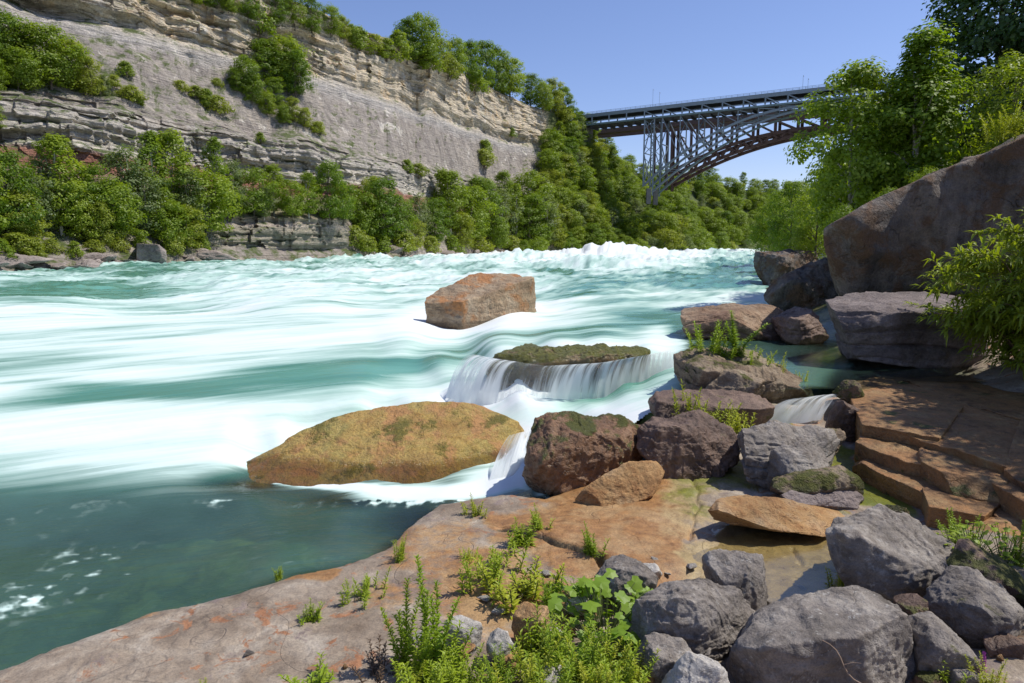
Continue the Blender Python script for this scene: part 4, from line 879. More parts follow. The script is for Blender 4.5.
    def forest(x0, x1, top, hgt, zone, group, dx, dy, keep=1.0, bot=248):
        got = []
        for _ in range(6000):
            bx, yy = r.uniform(x0, x1), bot-(bot-60)*r.uniform()
            if yy < top(bx)+2: continue
            if any((bx-g[0])**2/dx**2+(yy-g[1])**2/dy**2 < 1 for g in got): continue
            got.append((bx, yy)); lo = spot(bx, yy); hh = hgt*r.uniform(.6, 1.3)*F/lo[1]
            put(bx, yy, yy-hh, ks[r.integers(10)], zone(bx, yy), group)
    t1 = ci([(538, 200), (548, 160), (560, 132), (575, 124), (590, 134), (610, 142), (632, 152), (650, 158)])
    forest(540, 655, t1, 10.5, lambda a, b: 'on the steep slope %s' % ('left of the bridge end' if a < 600 else 'under the bridge springing'), 'forest on the slope under the bridge', 7.0, 6.6)
    t2 = ci([(650, 166), (680, 164), (700, 172), (730, 182), (760, 186), (800, 184), (850, 186)])
    forest(655, 850, t2, 13.5, lambda a, b: ('at waterline of' if b > 232 else 'midway up' if b > 205 else 'high on')+' far gorge wall '+('beneath the arch' if a < 740 else 'past the arch'), 'forest on the far gorge wall', 8.2, 6.8)
    # write them out with labels that single them out
    todo.sort(key=lambda q: q[0])
    cnt = {}
    for q in todo: cnt[(q[1], q[4])] = cnt.get((q[1], q[4]), 0)+1
    seen = {}
    for bx, key, loc, h, zone, group in todo:
        kz = (key, zone); i = seen.get(kz, 0); seen[kz] = i+1; n = cnt[kz]
        lab = look[key]+' '+zone
        if 1 < n <= 20: lab += ', '+ORD[i]+' from left'
        plant_tree(key, loc, h, lab, 'shrub' if key in ('shrub', 'bush') else 'tree', group, wid=rng.uniform(.95, 1.25)*(1.2 if 'forest' in group else 1.0))
    # trees of the near bank, on the right
    mk('aspen', 'aspen_tree', yel, pbark, seed=21, H=9, W=6.0, base=.10, shape='oval', K=175, per=85, leaf=.21, clump=.105, gaps=.7)
    mk('aspen2', 'aspen_tree', yel, pbark, seed=22, H=9, W=4.6, base=.08, shape='feather', K=150, per=85, leaf=.21, clump=.125, gaps=.7)
    mk('oak2', 'broadleaf_tree', leaf_mat('leaf deep green', (.03, .075, .010), (.07, .125, .015), .3), bark, seed=23, H=12, W=10, base=.08, shape='broad', K=230, per=120, leaf=.26, clump=.10)
    mk('alder', 'broadleaf_tree', mid, bark, seed=24, H=8, W=6.5, base=.06, shape='broad', K=110, per=90, leaf=.20, clump=.11)
    mk('thicket', 'shrub', yel, bark, 'foliage', seed=25, H=2.6, W=4, base=.02, shape='dome', K=70, per=70, leaf=.13, clump=.12)
    gp = 'trees of the near bank'
    def nb(key, bx, by, ty, Y, lab, cat='tree', **k):
        p = atY(bx, by, Y); h = atY(bx, ty, Y)[2]-p[2]
        plant_tree(key, p, h, lab, cat, gp, **k)
    nb('aspen', 848, 250, 62, 30, 'yellow green aspen leaning toward the bridge behind the giant rock wall', wid=.95, rz=.4)
    nb('aspen2', 912, 225, 24, 29, 'tallest yellow green aspen with pale forked trunk behind the giant rock wall', wid=1.15, rz=1.0)
    nb('aspen', 876, 240, 100, 33, 'shorter aspen standing between the two taller aspens', wid=.9, rz=2.2)
    nb('alder', 950, 205, 78, 31, 'round green tree between the tallest aspen and the dark oak', rz=.3)
    nb('oak2', 992, 215, -75, 35, 'huge dark oak towering over the top of the giant rock wall', rz=1.2, wid=.9)
    nb('oak2', 1085, 200, -120, 33, 'dark oak at the end of the giant rock wall', rz=2.9, wid=.8)
    nb('alder', 1010, 180, 52, 27, 'leafy alder above the highest corner of the giant rock wall', rz=2.0)
    nb('alder', 815, 262, 186, 48, 'small green tree behind the square brown river edge boulder', rz=1.0)
    nb('alder', 835, 250, 150, 60, 'green tree behind the leaning aspen', rz=2.5)
    nb('thicket', 842, 236, 205, 26, 'bright bush on top of the low end of the giant rock wall', 'shrub', rz=.5)
    nb('thicket', 886, 214, 188, 25.5, 'bright bush on the giant rock wall below the tallest aspen', 'shrub', rz=1.5)
    nb('thicket', 925, 198, 168, 25.5, 'bright bush on the giant rock wall near the alder', 'shrub', rz=2.5)
    for a_, b_, c_, Y_, lb_ in ((772, 256, 196, 85, 'small tree at the river edge seen left of the square brown boulder'), (790, 254, 180, 70, 'green tree over the river edge beyond the square brown boulder'), (800, 262, 205, 52, 'low leafy tree right behind the square brown boulder')):
        nb('alder', a_, b_, c_, Y_, lb_)
    # further bank trees that shade the terrace
    for key, x, y, z, h, lab in (('oak2', 13.9, 11.2, 1.8, 9.3, 'shade oak over the brown terrace nearest the camera'), ('alder', 8.3, 6.0, 1.3, 4.3, 'small alder shading the moss ringed boulder')):
        plant_tree(key, (x, y, z), h, lab, 'tree', gp, rz=.7)
    for Y, off, h, key in ((60, 6, 9, 'oak2'), (75, 8, 10, 'alder'), (95, 9, 11, 'oak2'), (120, 10, 12, 'alder'), (150, 12, 12, 'oak2'), (190, 14, 13, 'alder'), (240, 16, 13, 'oak2')):
        xb = np.interp(Y, [30, 46, 105, 262], [16.5, 21, 40, 95])
        plant_tree(key, (xb+off, Y, 1.2+.5*off), h, 'near bank tree upstream, %s beyond the giant rock wall' % ORD[[60, 75, 95, 120, 150, 190, 240].index(Y)], 'tree', gp)

# ------------------------------------------------------------------ the two steel arch bridges
def build_bridges():
    steel = flat_mat('grey blue paint', (.20, .245, .28), .5, .15, .4); dark = flat_mat('dark bridge floor', (.06, .06, .065), .8, .3, .4); teal = flat_mat('grey green girder', (.15, .21, .21), .5, .2, .4); rust = flat_mat('brown rusty paint', (.13, .075, .06), .75, .3, .3); conc = flat_mat('bridge concrete', (.20, .19, .17), .9, .2, .3)
    A = atZ(585, 115, 70.0); Bp = atZ(840, 85.5, 70.0)
    ax = (Bp-A); L = np.linalg.norm(ax); ax /= L; nn = np.array([-ax[1], ax[0], 0])
    if nn[1] < 0: nn = -nn
    def onp(px_, py_, off=0.0):
        d = ray(px_, py_); o = np.array([0, 0, CZ]); q = A+nn*off
        k = np.dot(q-o, nn)/np.dot(d, nn); p = o+d*k
        return np.dot(p-A, ax), p[2]
    def W(s, z, off=0.0): p = A+ax*s+nn*off; p = p.copy(); p[2] = z; return p
    def parab(L_, off=0.0):
        q = np.array([onp(a, b, off) for a, b in L_]); return np.polyfit(q[:, 0], q[:, 1], 2)
    br = empty('arch_bridge', W(0, 0), 'grey blue steel arch bridge with two decks spanning the gorge in front', 'bridge'); base = Vector(W(0, 0))
    class PB(Buf):
        def obj(s, name, mat, parent, root=base):
            return mesh_np(name, np.concatenate(s.V)-np.array(root[:]), np.concatenate(s.F), mat, parent, False)
    up = parab([(643, 186), (666, 165), (691, 147.4), (723, 129), (740, 121), (760, 115), (783, 108.5), (813, 105)])
    lo = parab([(652, 191), (669, 178), (693, 160.6), (724, 138.6), (746, 127), (773, 117), (800, 111)])
    s0 = onp(643, 186)[0]; sc = -up[1]/(2*up[0]); s1 = 2*sc-s0; Wd = 9.0
    s_l = onp(652, 191)[0]; pan = onp(662, 160)[0]-s0; npan = max(int(round((sc-s0)/pan))*2, 8); ss = np.linspace(s0, s1, npan+1)
    zu = lambda s: min(np.polyval(up, s), 64.2) if True else 0
    zl = lambda s: min(np.polyval(lo, s), zu(s)-1.3)
    sE = s1+45.0; sA = -6.0
    d = PB(); d.beam(W((sA+sE)/2-(sE-sA)/2, 69.2, Wd/2), W(sE, 69.2, Wd/2), Wd+1.0, 1.0); d.obj('upper_deck', dark, br)
    for off in (-.6, Wd+.6):
        f = PB(); f.beam(W(sA, 69.3, off), W(sE, 69.3, off), .5, 1.7); f.obj('top_chord', steel, br)
        f = PB(); f.beam(W(sA, 64.9, off), W(sE, 64.9, off), .5, .8); f.obj('bottom_chord', teal, br)
        f = PB(); f.beam(W(sA, 66.4, off), W(sE, 66.4, off), .25, .45); f.obj('guard_rail', steel, br)
        r_ = PB()
        for zt in (70.6, 71.1): r_.beam(W(sA, zt, off), W(sE, zt, off), .1, .12)
        for s in np.arange(sA, sE, 2.6): r_.beam(W(s, 70.1, off), W(s, 71.15, off), .1, .1)
        r_.obj('railing', steel, br)
    d = PB(); d.beam(W(sA, 64.6, Wd/2), W(sE, 64.6, Wd/2), Wd+.4, .7); d.obj('lower_deck', dark, br)
    pts = np.arange(s0-8*pan, sE, pan); pts = pts[pts > sA]
    for off in (-.6, Wd+.6):
        for k, s in enumerate(pts):
            f = PB(); f.beam(W(s, 65.5, off), W(s, 68.5, off), .65, .55); f.obj('deck_post', steel, br)
            if k % 1 == 0 and s0-1 < s < s1:
                f = PB(); f.beam(W(s+.3, 68.4, off), W(s+pan*.62, 65.6, off), .5, .45); f.obj('deck_diagonal', steel, br)
    fb = PB()
    for s in np.arange(sA, sE, pan/2): fb.beam(W(s, 63.6, 0), W(s, 63.6, Wd), .4, 1.3)
    fb.obj('floor_beams', dark, br)['kind'] = 'stuff'
    for off in (0, Wd):
        g = PB(); q = np.linspace(s0, s1, 60)
        for a, b in zip(q[:-1], q[1:]): g.beam(W(a, zu(a), off), W(b+.05, zu(b), off), .8, .95)
        g.obj('arch_rib', steel, br)
        g = PB(); q = np.linspace(s_l, 2*sc-s_l, 60)
        for a, b in zip(q[:-1], q[1:]): g.beam(W(a, zl(a), off), W(b+.05, zl(b), off), .8, .8)
        g.obj('arch_rib', teal if off else steel, br)
        web = PB()
        for a, b in zip(ss[:-1], ss[1:]):
            if zu(a)-zl(a) > 1.6: web.beam(W(a, zu(a), off), W(b, zl(b), off), .22); web.beam(W(b, zl(b), off), W(b, zu(b), off), .22)
        web.obj('rib_lacing', steel, br)
        for k, s in enumerate(ss):
            if zu(s) < 63.0:
                f = PB(); f.beam(W(s, zu(s), off), W(s, 64.6, off), .5, .45); f.obj('column', steel, br)
                if k < npan and k < len(ss)-1:
                    left = s < sc
                    a, b = (s, ss[k+1]) if left else (s, ss[k-1])
                    if zu(b) < 64.0 or abs(zu(b)-64) < 2:
                        f = PB(); f.beam(W(a+.2, 64.3, off), W(b, zu(b), off), .4, .35); f.obj('diagonal_brace', steel, br)
    for s in ss:
        if zu(s) < 60:
            f = PB(); z0, z1 = zu(s), 64.3; zm = (z0+z1)/2
            f.beam(W(s, z0, 0), W(s, zm, Wd), .4); f.beam(W(s, zm, 0), W(s, z0, Wd), .4); f.beam(W(s, zm, 0), W(s, zm, Wd), .4); f.beam(W(s, zm, 0), W(s, z1, Wd), .35)
            f.obj('cross_brace', steel, br)
    for se in (s0, s1):
        for off in (0, Wd):
            f = PB(); sg = 1 if se == s0 else -1
            f.beam(W(se, zu(se)-.5, off), W(se, 64.4, off), .7, .6); f.beam(W(se+sg*5, zu(se)-5, off), W(se+sg*5, 64.4, off), .7, .6)
            for z in np.arange(zu(se)+3, 62, 6): f.beam(W(se, z, off), W(se+sg*5, z+4.5, off), .25); f.beam(W(se+sg*5, z, off), W(se, z+4.5, off), .25)
            f.obj('tower_leg', steel, br)
            f = PB(); f.beam(W(se+sg*3, zu(se)-9, off), W(se+sg*3, zu(se)-1.5, off), 2.0, 2.2); f.obj('pier', conc, br)
    f = PB(); f.beam(W(-4, 52, Wd/2), W(-4, 64.2, Wd/2), 5, Wd+2); f.obj('abutment', conc, br)
    f = PB(); f.beam(W(sE, 30, Wd/2), W(sE, 64.2, Wd/2), 5, Wd+2); f.obj('abutment', conc, br)
    # brown railway bridge behind
    OF = 30.0
    b2 = empty('arch_bridge', W(0, 0, OF), 'rusty brown steel railway arch bridge behind the grey one', 'bridge'); base2 = Vector(W(0, 0, OF))
    u2 = parab([(690, 162), (712, 152), (731.5, 145.5), (753, 138), (773, 133), (806, 128.5)], OF); l2 = parab([(665, 186), (690, 172.5), (712, 163), (731, 154.6), (753, 146), (773, 139.5), (806, 134.5)], OF)
    zd = onp(750, 120, OF)[1]; r0 = onp(668, 185, OF)[0]; c2 = -l2[1]/(2*l2[0]); r1 = 2*c2-r0; e0 = onp(592, 130, OF)[0]; e1 = r1+50
    f = PB(); f.beam(W(e0, zd+1.6, OF+4), W(e1, zd+1.6, OF+4), 9, 2.4); f.obj('deck_girder', rust, b2, base2)
    f = PB(); f.beam(W(e0, zd-1.2, OF), W(e1, zd-1.2, OF), .8, 1.6); f.obj('deck_chord', rust, b2, base2)
    zz2 = lambda s: np.polyval(u2, s); zl2 = lambda s: np.polyval(l2, s)
    q = np.linspace(r0, r1, 64)
    pn = onp(753, 138, OF)[0]-onp(731.5, 145, OF)[0]
    for off in (OF, OF+9):
        for fn, nm in ((zz2, 'arch_rib'), (zl2, 'arch_rib')):
            g = PB()
            for a, b in zip(q[:-1], q[1:]): g.beam(W(a, fn(a), off), W(b+.05, fn(b), off), 1.0, 1.5)
            g.obj(nm, rust, b2, base2)
        g = PB(); qq = np.arange(r0, r1, pn/3)
        for i, (a, b) in enumerate(zip(qq[:-1], qq[1:])):
            if i % 2: g.beam(W(a, zz2(a), off), W(b, zl2(b), off), 1.0, .9)
            else: g.beam(W(a, zl2(a), off), W(b, zz2(b), off), 1.0, .9)
        g.obj('rib_lacing', rust, b2, base2)
        s731 = onp(731.5, 145, OF)[0]; sp = np.arange(s731-3*pn, r1, pn)
        for s in sp:
            if zz2(s) < zd-2 and s > r0:
                f = PB(); f.beam(W(s, zz2(s), off), W(s, zd, off), 1.3, 1.1); f.obj('column', rust, b2, base2)
                nx = s+pn if s < c2 else s-pn
                f = PB(); f.beam(W(s+.3, zd-1.5, off), W(nx, zz2(nx), off), .9, .8); f.obj('diagonal_brace', rust, b2, base2)
        f = PB(); f.beam(W(r0-1, zl2(r0)-3, off), W(r0-1, zd, off), 1.6, 1.4); f.beam(W(r0-8, zl2(r0)+6, off), W(r0-8, zd, off), 1.2, 1.2); f.obj('tower_leg', rust, b2, base2)
    for px_, pt, lab in ((652.5, 89, 'thin lamp mast on the bridge above the springing, left of a pair'), (659, 92, 'thin lamp mast on the bridge above the springing, right of a pair'), (803, 75, 'thin lamp mast on the bridge near the trees, left of a pair'), (808, 78, 'thin lamp mast on the bridge near the trees, right of a pair')):
        s, z = onp(px_, pt); f = PB(); f.beam(W(s, 69.7, .8), W(s, z, .8), .09, .09); f.beam(W(s, z, .8), W(s, z-.1, 1.8), .08, .08)
        f.beam(W(s, z-.15, 1.7), W(s, z-.15, 2.2), .15, .1)
        tag(mesh_np('lamp_mast', np.concatenate(f.V)-W(s, 69.7, .8), np.concatenate(f.F), steel, None, False, loc=W(s, 69.7, .8)), lab, 'lamp post', 'lamp masts on the bridge')

# ------------------------------------------------------------------ far shore rubble
def build_rubble(G):
    X, D, Z, px, py = G
    protos = [rock_mesh('shore_rock', np.random.default_rng(k).normal(size=(14, 3))/np.array([.8, .8, 1.3]), M['shore'], 5, 26, seed=90+k) for k in range(4)]
    r = np.random.default_rng(4); used = [False]*4; items = []
    for k in range(44):
        if k < 30: a = r.uniform(-30, 215)
        else: a = r.uniform(355, 545)
        items.append(a)
    items.sort()
    for i, a in enumerate(items):
        c = int(np.argmin(np.abs(CPX-a))); d0 = c_ds(CPX[c]); dd = d0*r.uniform(.965, 1.05); z = np.interp(dd, [d0*.97, d0, d0*1.05], [.9, 1.5, 3.0])
        j = i % 4; o = protos[j] if not used[j] else protos[j].copy()
        if used[j]: COL.objects.link(o)
        used[j] = True
        s = r.uniform(.45, 1.25)*(.8 if i % 3 else 1.2); o.scale = (s*1.2, s, s*.7); o.location = ((CPX[c]-512)/F*dd, dd, z-.4*s); o.rotation_euler.z = r.uniform(0, 6)
        zone = 'at the waterline left of the low grey wall' if a < 220 else 'at the waterline right of the low grey wall'
        tag(o, 'buff rubble boulder '+zone, 'boulder', 'rubble along the far waterline')
    p = atZ(150, 264, 1.4); Y = p[1]
    tag(rock_mesh('shore_block', px_pts([(137, 244, 0), (158, 244, 0), (166, 252, .5), (166, 266, 0), (137, 266, 0), (137, 246, 4), (166, 250, 4), (166, 268, 4), (137, 268, 4)], Y), M['shore'], 6, 40, seed=97, rough=.6), 'big square grey block at the far waterline', 'boulder')

# ------------------------------------------------------------------ small plants
def lance(B, p, dirv, L, wd, r, droop=.25):
    """one narrow leaf with a fold along its midrib"""
    d = dirv/np.linalg.norm(dirv); side = np.cross(d, [0, 0, 1.0]); side /= np.linalg.norm(side)+1e-6; up = np.cross(side, d)
    m = p+d*L*.45+up*L*.04; e = p+d*L+np.array([0, 0, -droop*L])
    B.add([p, m+side*wd/2+up*wd*.2, e, m-side*wd/2+up*wd*.2, m], [[0, 1, 4, 4], [1, 2, 4, 4], [2, 3, 4, 4], [3, 0, 4, 4]])
def tri_fix(B):
    V = np.concatenate(B.V); Fq = np.concatenate(B.F); return V, Fq[:, :3]
def weed_meshes(seed, H, stems=6, spread=.16, leaf=.075, wd=.013, dens=60, bare=.08, topw=.5, lk=1.25, wk=2.0):
    r = np.random.default_rng(seed); S = Buf(); Lf = Buf()
    for k in range(stems):
        h = H*(r.uniform(.55, 1.0) if k else 1.0); a = r.uniform(0, 6.28); b = r.uniform(0, 1)*spread
        p0 = np.array([math.cos(a)*b, math.sin(a)*b, -.04]); ln = np.array([math.cos(a), math.sin(a), 0])*r.uniform(.02, .42)*h
        q = np.linspace(0, 1, 7); pts = p0+ln*(q[:, None]**1.6)+np.array([0, 0, 1])*q[:, None]*h
        S.tube(pts, np.linspace(.0045, .0015, 7), 5)
        n = int(dens*h/.5)
        for i in range(n):
            f = bare+(1-bare)*(i+r.uniform())/n; p = np.array([np.interp(f, q, pts[:, j]) for j in range(3)])
            an = i*2.4+r.uniform(-.4, .4); el = r.uniform(.15, .75)+f*.4
            dv = np.array([math.cos(an)*math.cos(el), math.sin(an)*math.cos(el), math.sin(el)])
            sc = (1-topw*f)*r.uniform(.7, 1.15)
            lance(Lf, p, dv, leaf*sc*lk, wd*sc*wk, r, r.uniform(.05, .4))
    return S, Lf
def vine_meshes(seed, n=60, W=.45, H=.35, leaf=.085):
    r = np.random.default_rng(seed); S = Buf(); Lf = Buf()
    for k in range(n):
        a = r.uniform(0, 6.28); b = math.sqrt(r.uniform())*W; p = np.array([math.cos(a)*b, math.sin(a)*b*.8, H*(1-(b/W)**2*.7)*r.uniform(.45, 1.0)])
        q = np.linspace(0, 1, 5)[:, None]; S.tube(np.array([p[0]*.3, p[1]*.3, -.03])*(1-q)+p*q+np.array([0, 0, .05])*np.sin(q*3.14), .003, 4)
        nrm = np.array([r.normal()*.4, r.normal()*.4-.25, 1.0]); nrm /= np.linalg.norm(nrm); u = np.cross(nrm, [math.cos(a+1.5), math.sin(a+1.5), .1]); u /= np.linalg.norm(u); v = np.cross(nrm, u)
        s = leaf*r.uniform(.5, 1.25)
        out = [(0, -.35), (.38, -.55), (.62, -.2), (.5, .1), (.55, .4), (.25, .5), (0, .85), (-.25, .5), (-.55, .4), (-.5, .1), (-.62, -.2), (-.38, -.55)]
        P_ = [p]+[p+(u*x+v*y)*s-nrm*s*.25*(x*x+y*y)*(1 if j % 2 else .7) for j, (x, y) in enumerate(out)]
        Lf.add(P_, [[0, 1+j, 1+(j+1) % 12, 1+(j+1) % 12] for j in range(12)])
    return S, Lf
def bush_meshes(seed, W=2.8, H=2.6, arms=80, leaf=.17, wd=.042):
    """arching willow shoots set with narrow leaves"""
    r = np.random.default_rng(seed); S = Buf(); Lf = Buf()
    for k in range(arms):
        a = r.uniform(0, 6.28); reach = W*.5*r.uniform(.35, 1.0); h = H*r.uniform(.45, 1.0)*(1-.35*(reach/(W*.5))**2)
        q = np.linspace(0, 1, 10); rad = reach*q**1.15; zz = h*np.sin(np.minimum(q*1.75, 1.75))*1.0
        pts = np.stack([np.cos(a)*rad+.05*np.sin(q*5+k), np.sin(a)*rad+.05*np.cos(q*4+k), zz-.1], -1)
        S.tube(pts, np.linspace(.016, .003, 10), 5)
        for tw in range(9):
            f = r.uniform(.25, 1.0); p0 = np.array([np.interp(f, q, pts[:, j]) for j in range(3)])
            dr = np.array([np.cos(a)+r.normal()*.8, np.sin(a)+r.normal()*.8, r.uniform(-.1, .9)]); dr /= np.linalg.norm(dr); tl = r.uniform(.25, .6)
            tq = np.linspace(0, 1, 6); tp = p0+dr*tl*tq[:, None]+np.array([0, 0, -.22])*tl*tq[:, None]**2
            S.tube(tp, np.linspace(.004, .0015, 6), 3)
            for i in range(24):
                g = r.uniform(.05, 1); p = np.array([np.interp(g, tq, tp[:, j]) for j in range(3)])
                dv = dr*.7+r.normal(size=3)*.55; lance(Lf, p, dv, leaf*r.uniform(.6, 1.15), wd*r.uniform(.8, 1.2), r, r.uniform(.1, .5))
    return S, Lf
def build_pebbles():
    r = np.random.default_rng(17); pr = [rock_mesh('pebble', r.normal(size=(12, 3))*np.array([.5, .5, .32]), M[m], 4, 20, seed=140+i) for i, m in enumerate(('pale', 'tan', 'grey', 'pale'))]
    spots = [(470, 640), (480, 668), (505, 672), (520, 650), (530, 628), (548, 616), (560, 640), (575, 625), (590, 612), (612, 600), (625, 608), (500, 612), (486, 600), (455, 660), (640, 596), (668, 574), (690, 568), (700, 606), (770, 606), (802, 588), (822, 604), (846, 604), (930, 610), (936, 655), (905, 668), (960, 640), (980, 600), (1010, 610), (995, 575), (950, 575), (618, 560), (560, 590), (420, 640), (345, 668), (250, 655), (655, 560), (548, 575), (1000, 660), (1012, 640), (890, 612)]
    for i, (a, b) in enumerate(spots):
        p = atZ(a, b, .42); g = ground_h(p[:1], p[1:2])[0][0]; p = atZ(a, b, g)
        j = i % 4; o = pr[j] if i < 4 else pr[j].copy()
        if i >= 4: COL.objects.link(o)
        s_ = r.uniform(.035, .085); o.scale = (s_*1.25, s_, s_*.9); o.rotation_euler.z = r.uniform(0, 6); o.location = p-np.array([0, 0, s_*.25])
        tag(o, 'small loose pebble lying on the bedrock shelf among boulders and weeds', 'pebble', 'pebbles on the bedrock shelf')
def build_plants():
    lw = leaf_mat('weed leaf', (.20, .32, .012), (.40, .48, .03), .4); lv = leaf_mat('vine leaf', (.15, .28, .016), (.30, .42, .035), .4); lb = leaf_mat('willow leaf', (.15, .25, .014), (.33, .38, .035), .45)
    ly = leaf_mat('yellow weed leaf', (.30, .36, .015), (.52, .54, .05), .4); ld = leaf_mat('dry brown leaf', (.06, .035, .02), (.14, .09, .05), .1)
    stm = flat_mat('green stem', (.10, .13, .03), .7, .3, 8); wood = flat_mat('brown twig', (.16, .10, .06), .8, .3, 8)
    P = {}
    def proto(key, name, SL, leafm, stemm):
        S, Lf = SL; P[key] = [name, S, tri_fix(Lf), leafm, stemm, None]
    proto('tall', 'tall_weed', weed_meshes(1, 1.0, 4, .07, .085, .016, 95, .02, .45), lw, stm)
    proto('clump', 'weed_clump', weed_meshes(2, .5, 13, .2, .085, .014, 75, .05), lw, stm)
    proto('clump2', 'weed_clump', weed_meshes(3, .5, 10, .22, .08, .013, 75, .05), ly, stm)
    proto('tuft', 'weed_tuft', weed_meshes(4, .25, 12, .10, .07, .010, 90, .03), lw, stm)
    proto('tuft2', 'weed_tuft', weed_meshes(5, .25, 9, .14, .06, .010, 90, .03), ly, stm)
    proto('wide', 'sprawling_weed', weed_meshes(6, .3, 16, .34, .075, .012, 85, .05), lw, stm)
    proto('vine', 'broad_leaved_vine', vine_meshes(7, 85, .48, .42), lv, stm)
    proto('bankweed', 'leafy_bank_weed', vine_meshes(8, 60, .42, .45, .055), lw, stm)
    proto('dry', 'dry_weed', weed_meshes(9, .3, 9, .12, .05, .010, 60, .1), ld, wood)
    proto('willow', 'willow_bush', bush_meshes(10), lb, wood)
    def put(key, bx, by, hpx, z, label, cat='plant', group=None, wid=1.0, rz=None, Y=None):
        p = P[key]; loc = atZ(bx, by, z) if Y is None else atY(bx, by, Y)
        if Y is None and by > 480:
            loc = atZ(bx, by, z); g = ground_h(np.array([loc[0]]), np.array([loc[1]]))[0][0]; loc = atZ(bx, by, max(g, .2))
        H = max(v[:, 2].max() for v in p[1].V); h = hpx*loc[1]/F; s = h/H; rz = rng.uniform(0, 6.28) if rz is None else rz
        if p[5] is None:
            e = empty(p[0], loc, label, cat, group, rz, (s*wid, s*wid, s))
            p[1].obj('stem', p[4], e, True); mesh_np('foliage', p[2][0], p[2][1], p[3], e, False); p[5] = e
        else: copy_tree(p[5], loc, rz, (s*wid, s*wid, s), label, group)
    g1 = 'weeds in front of the boulders'
    put('tall', 438, 672, 132, .4, 'tallest leafy stalk rising straight beside the round pale stone', group=g1, rz=.2)
    put('tall', 404, 668, 108, .4, 'leafy stalk just left of the tallest stalk', group=g1, rz=2)
    put('tall', 420, 680, 96, .4, 'short leafy stalk in front of the two tall stalks', group=g1, rz=4)
    put('clump', 430, 690, 62, .4, 'dense green weed clump under the tall stalks', group=g1, wid=1.2)
    put('clump', 460, 694, 50, .4, 'green weed clump between tall stalks and narrow tilted stone', group=g1, wid=1.1)
    put('clump2', 408, 700, 40, .4, 'yellowish weed clump at the lower left of the tall stalks', group=g1)
    for i, (a, b, h, k, lab) in enumerate([(498, 690, 40, 'clump', 'weed clump in front of the narrow tilted pale stone'), (528, 694, 66, 'clump2', 'yellow green weed clump with long shoots below the angular tan rock'), (560, 692, 70, 'clump', 'tall green weed clump left of the broad leaved vine'), (590, 696, 60, 'clump2', 'yellowish weed clump right under the vine'), (618, 694, 66, 'clump', 'green weed clump touching the sharp edged grey stone'), (575, 672, 56, 'clump', 'green weed clump at the foot of the vine'), (604, 668, 48, 'clump2', 'yellowish weed between vine and squat boulder'), (632, 690, 50, 'clump2', 'thin yellow weed over the sharp edged grey stone'), (540, 664, 50, 'tuft', 'upright weed beside the small pale pebble'), (545, 700, 40, 'clump', 'weed clump over the whitish stone')]):
        put(k, a, b, h, .4, lab, group=g1)
    put('vine', 604, 634, 60, .4, 'broad leaved bright green vine against the squat grey boulder', 'vine', wid=1.05, rz=.5)
    put('vine', 582, 610, 36, .4, 'upper patch of broad leaved vine at the crack end', 'vine', wid=.9, rz=2.2)
    put('vine', 612, 664, 38, .4, 'lower patch of broad leaved vine among the weeds', 'vine', wid=.9, rz=4)
    g2 = 'tufts growing from cracks of the bedrock shelf'
    for a, b, h, k, wd, lab in [(311, 622, 20, 'tuft', 1.0, 'small weed tuft alone on the middle of the pinkish shelf'), (360, 598, 26, 'wide', .9, 'spreading weed tuft on the shelf near the water edge hollow'), (278, 578, 14, 'tuft', .7, 'tiny sprig at the shelf edge above the calm water'), (486, 580, 36, 'wide', 1.0, 'sprawling weed on the shelf left of the yellow weed'), (520, 594, 36, 'tuft2', 1.6, 'bright yellow green weed tuft at the center of the shelf'), (522, 546, 24, 'tuft', 1.2, 'weed tuft at the left end of the bedrock crack'), (541, 528, 20, 'tuft', 1.0, 'small weed just above the bedrock crack'), (594, 552, 26, 'tuft', .8, 'narrow weed growing in the bedrock crack'), (476, 514, 16, 'tuft2', 1.2, 'small leafy tuft at the shelf corner by the white wash'), (555, 610, 34, 'tuft', .8, 'weed tuft between the yellow weed and the vine'), (310, 690, 32, 'tuft', 1.4, 'weed at the lower rim of the shelf beside the dry weed'), (200, 695, 14, 'tuft2', 1.3, 'low weed at the lower rim of the shelf'), (398, 560, 26, 'tuft', .6, 'thin sprig on the shelf beside the notch of the water edge'), (468, 560, 14, 'tuft2', 1.0, 'little weed in the rust stained hollow')]:
        put(k, a, b, h, .4, lab, group=g2, wid=wd)
    put('dry', 378, 676, 34, .4, 'dark dry weed left of the tall stalks', group=g2, wid=1.3)
    put('dry', 512, 600, 18, .4, 'dark dry weed at the foot of the bright yellow weed', group=g2, wid=1.3)
    g3 = 'plants on the boulders'
    Ym = Yz(404, .85)+.9
    for a, b, h, k, wd, lab in [(704, 360, 40, 'clump', 1.0, 'leafy plant on the upper left of the plant topped boulder'), (738, 356, 46, 'tall', 2.0, 'upright leafy stalk on the crest of the plant topped boulder'), (722, 362, 22, 'wide', 1.0, 'low plants across the plant topped boulder'), (748, 366, 18, 'wide', 1.0, 'mossy low weed at the right of the boulder crest'), (776, 376, 24, 'clump2', .9, 'yellow flowering weed on the right shoulder of the plant topped boulder'), (800, 384, 14, 'tuft2', .8, 'small yellow sprig at the tail of the plant topped boulder')]:
        put(k, a, b, h, 0, lab, group=g3, wid=wd, Y=Ym)
    Yl = Yz(425, .75)
    put('clump2', 712, 434, 40, 0, 'grassy yellow tuft on top of the dark brown boulder', group=g3, wid=1.0, Y=Yl-.8)
    put('tuft2', 690, 418, 34, 0, 'tall thin sprig left of the grassy yellow tuft', group=g3, wid=.7, Y=Yl-.3)
    put('tuft2', 735, 432, 26, 0, 'short grass right of the grassy yellow tuft', group=g3, wid=1.0, Y=Yl-.7)
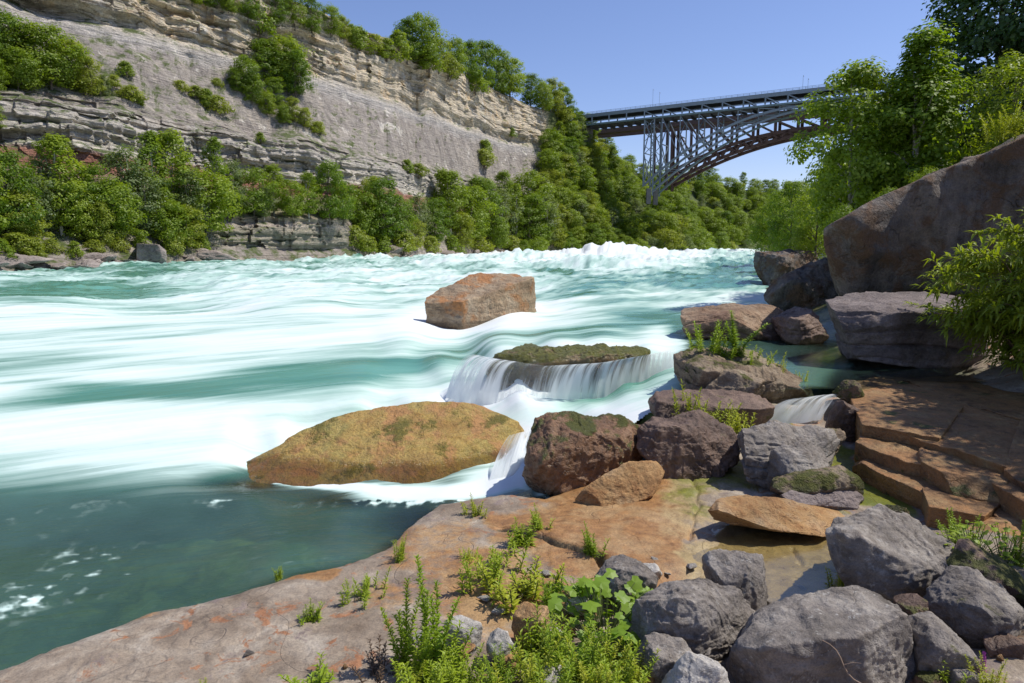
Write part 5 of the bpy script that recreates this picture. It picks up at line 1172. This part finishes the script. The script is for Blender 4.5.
    put('tuft', 608, 400, 16, 0, 'tiny sprig between the wet brown boulder and the falls', group=g3, Y=Yl+.2) if False else None
    put('willow', 1042, 392, 180, 1.0, 'big bright willow bush beside the layered block over the dark terrace', 'bush', wid=1.0, rz=.8)
    put('willow', 1120, 400, 190, 1.0, 'willow bush at the foot of the shaded bank', 'bush', wid=1.1, rz=2.8)
    g4 = 'weeds on the bank side'
    put('bankweed', 972, 560, 44, .7, 'broad green bank weed above the moss ringed boulder', group=g4)
    put('bankweed', 1005, 560, 40, .7, 'bushy bank weed close to the shaded terrace', group=g4)
    put('tall', 1018, 566, 60, .7, 'tall thin bank weed at the terrace foot', group=g4)
    put('clump', 960, 548, 36, .7, 'bank weed clump against the humped boulder', group=g4)
    put('tuft2', 843, 588, 22, .4, 'dry pale tuft between pool and humped boulder', group=g4)
    put('tuft', 948, 680, 30, .45, 'weed tuft below the low dark stone', group=g4)
    put('clump2', 990, 690, 34, .45, 'thin weed beside the purple flower spike', group=g4)
    # grasses on the crest of the giant wall
    put('clump2', 1000, 140, 30, 0, 'yellow grass tuft on the crest of the giant rock wall', group=g3, Y=20.5)
    put('clump2', 1014, 132, 26, 0, 'second grass tuft at the crest end of the giant rock wall', group=g3, Y=20.5)
    # purple flower spike
    pur = flat_mat('purple petals', (.42, .06, .34), .6, .3, 30)
    base = atZ(978, 690, .4); e = empty('flower_spike', base, 'purple flower spike between the dark stones', 'flower')
    S = Buf(); q = np.linspace(0, 1, 6); pts = np.stack([.02*np.sin(q*2), 0*q, q*.34], -1); S.tube(pts, .004, 5); S.obj('stem', stm, e, True)
    r = np.random.default_rng(3); n = 130; f = r.uniform(.5, 1, n); an = r.uniform(0, 6.28, n); rad = .022*(1.15-f)*2
    pos = np.stack([.02*np.sin(f*2)+np.cos(an)*rad, np.sin(an)*rad, f*.34], -1); nr = np.stack([np.cos(an), np.sin(an), .3+0*an], -1)
    V, Fq = leaf_quads(pos, nr, .022, r, .8); mesh_np('petals', V, Fq, pur, e, False)
    # dry twig lying on the pale topped boulder
    S = Buf(); a = atY(822, 640, Yz(700, .35)-.25); b = atY(868, 690, Yz(700, .35)-.45); q = np.linspace(0, 1, 9)[:, None]
    S.tube(a*(1-q)+b*q+np.array([.02, 0, .02])*np.sin(q*7), np.linspace(.003, .006, 9), 5); m_ = a*.5+b*.5; S.tube(np.array([m_, m_+np.array([.05, -.02, .03]), m_+np.array([.11, -.03, .03])]), [.004, .003, .002], 4)
    tag(S.obj('twig', flat_mat('dry twig', (.32, .22, .15), .8, .3, 10), None, True), 'dry pale twig lying across the split face of a grey boulder', 'twig')
    S = Buf(); a = atZ(1000, 640, .5); b = atZ(1024, 676, .42); S.tube(a*(1-q)+b*q+np.array([0, 0, .03]), np.linspace(.003, .005, 9), 5)
    tag(S.obj('twig', flat_mat('dry stick', (.32, .22, .15), .8, .3, 10), None, True), 'short dry stick beside the low dark stone', 'twig')

build_rocks()
build_ground()
build_slabs()
build_river()
build_pool()
build_falls()
G = build_cliff()
build_bank()
build_trees(G)
build_bridges()
build_rubble(G)
build_pebbles()
build_plants()
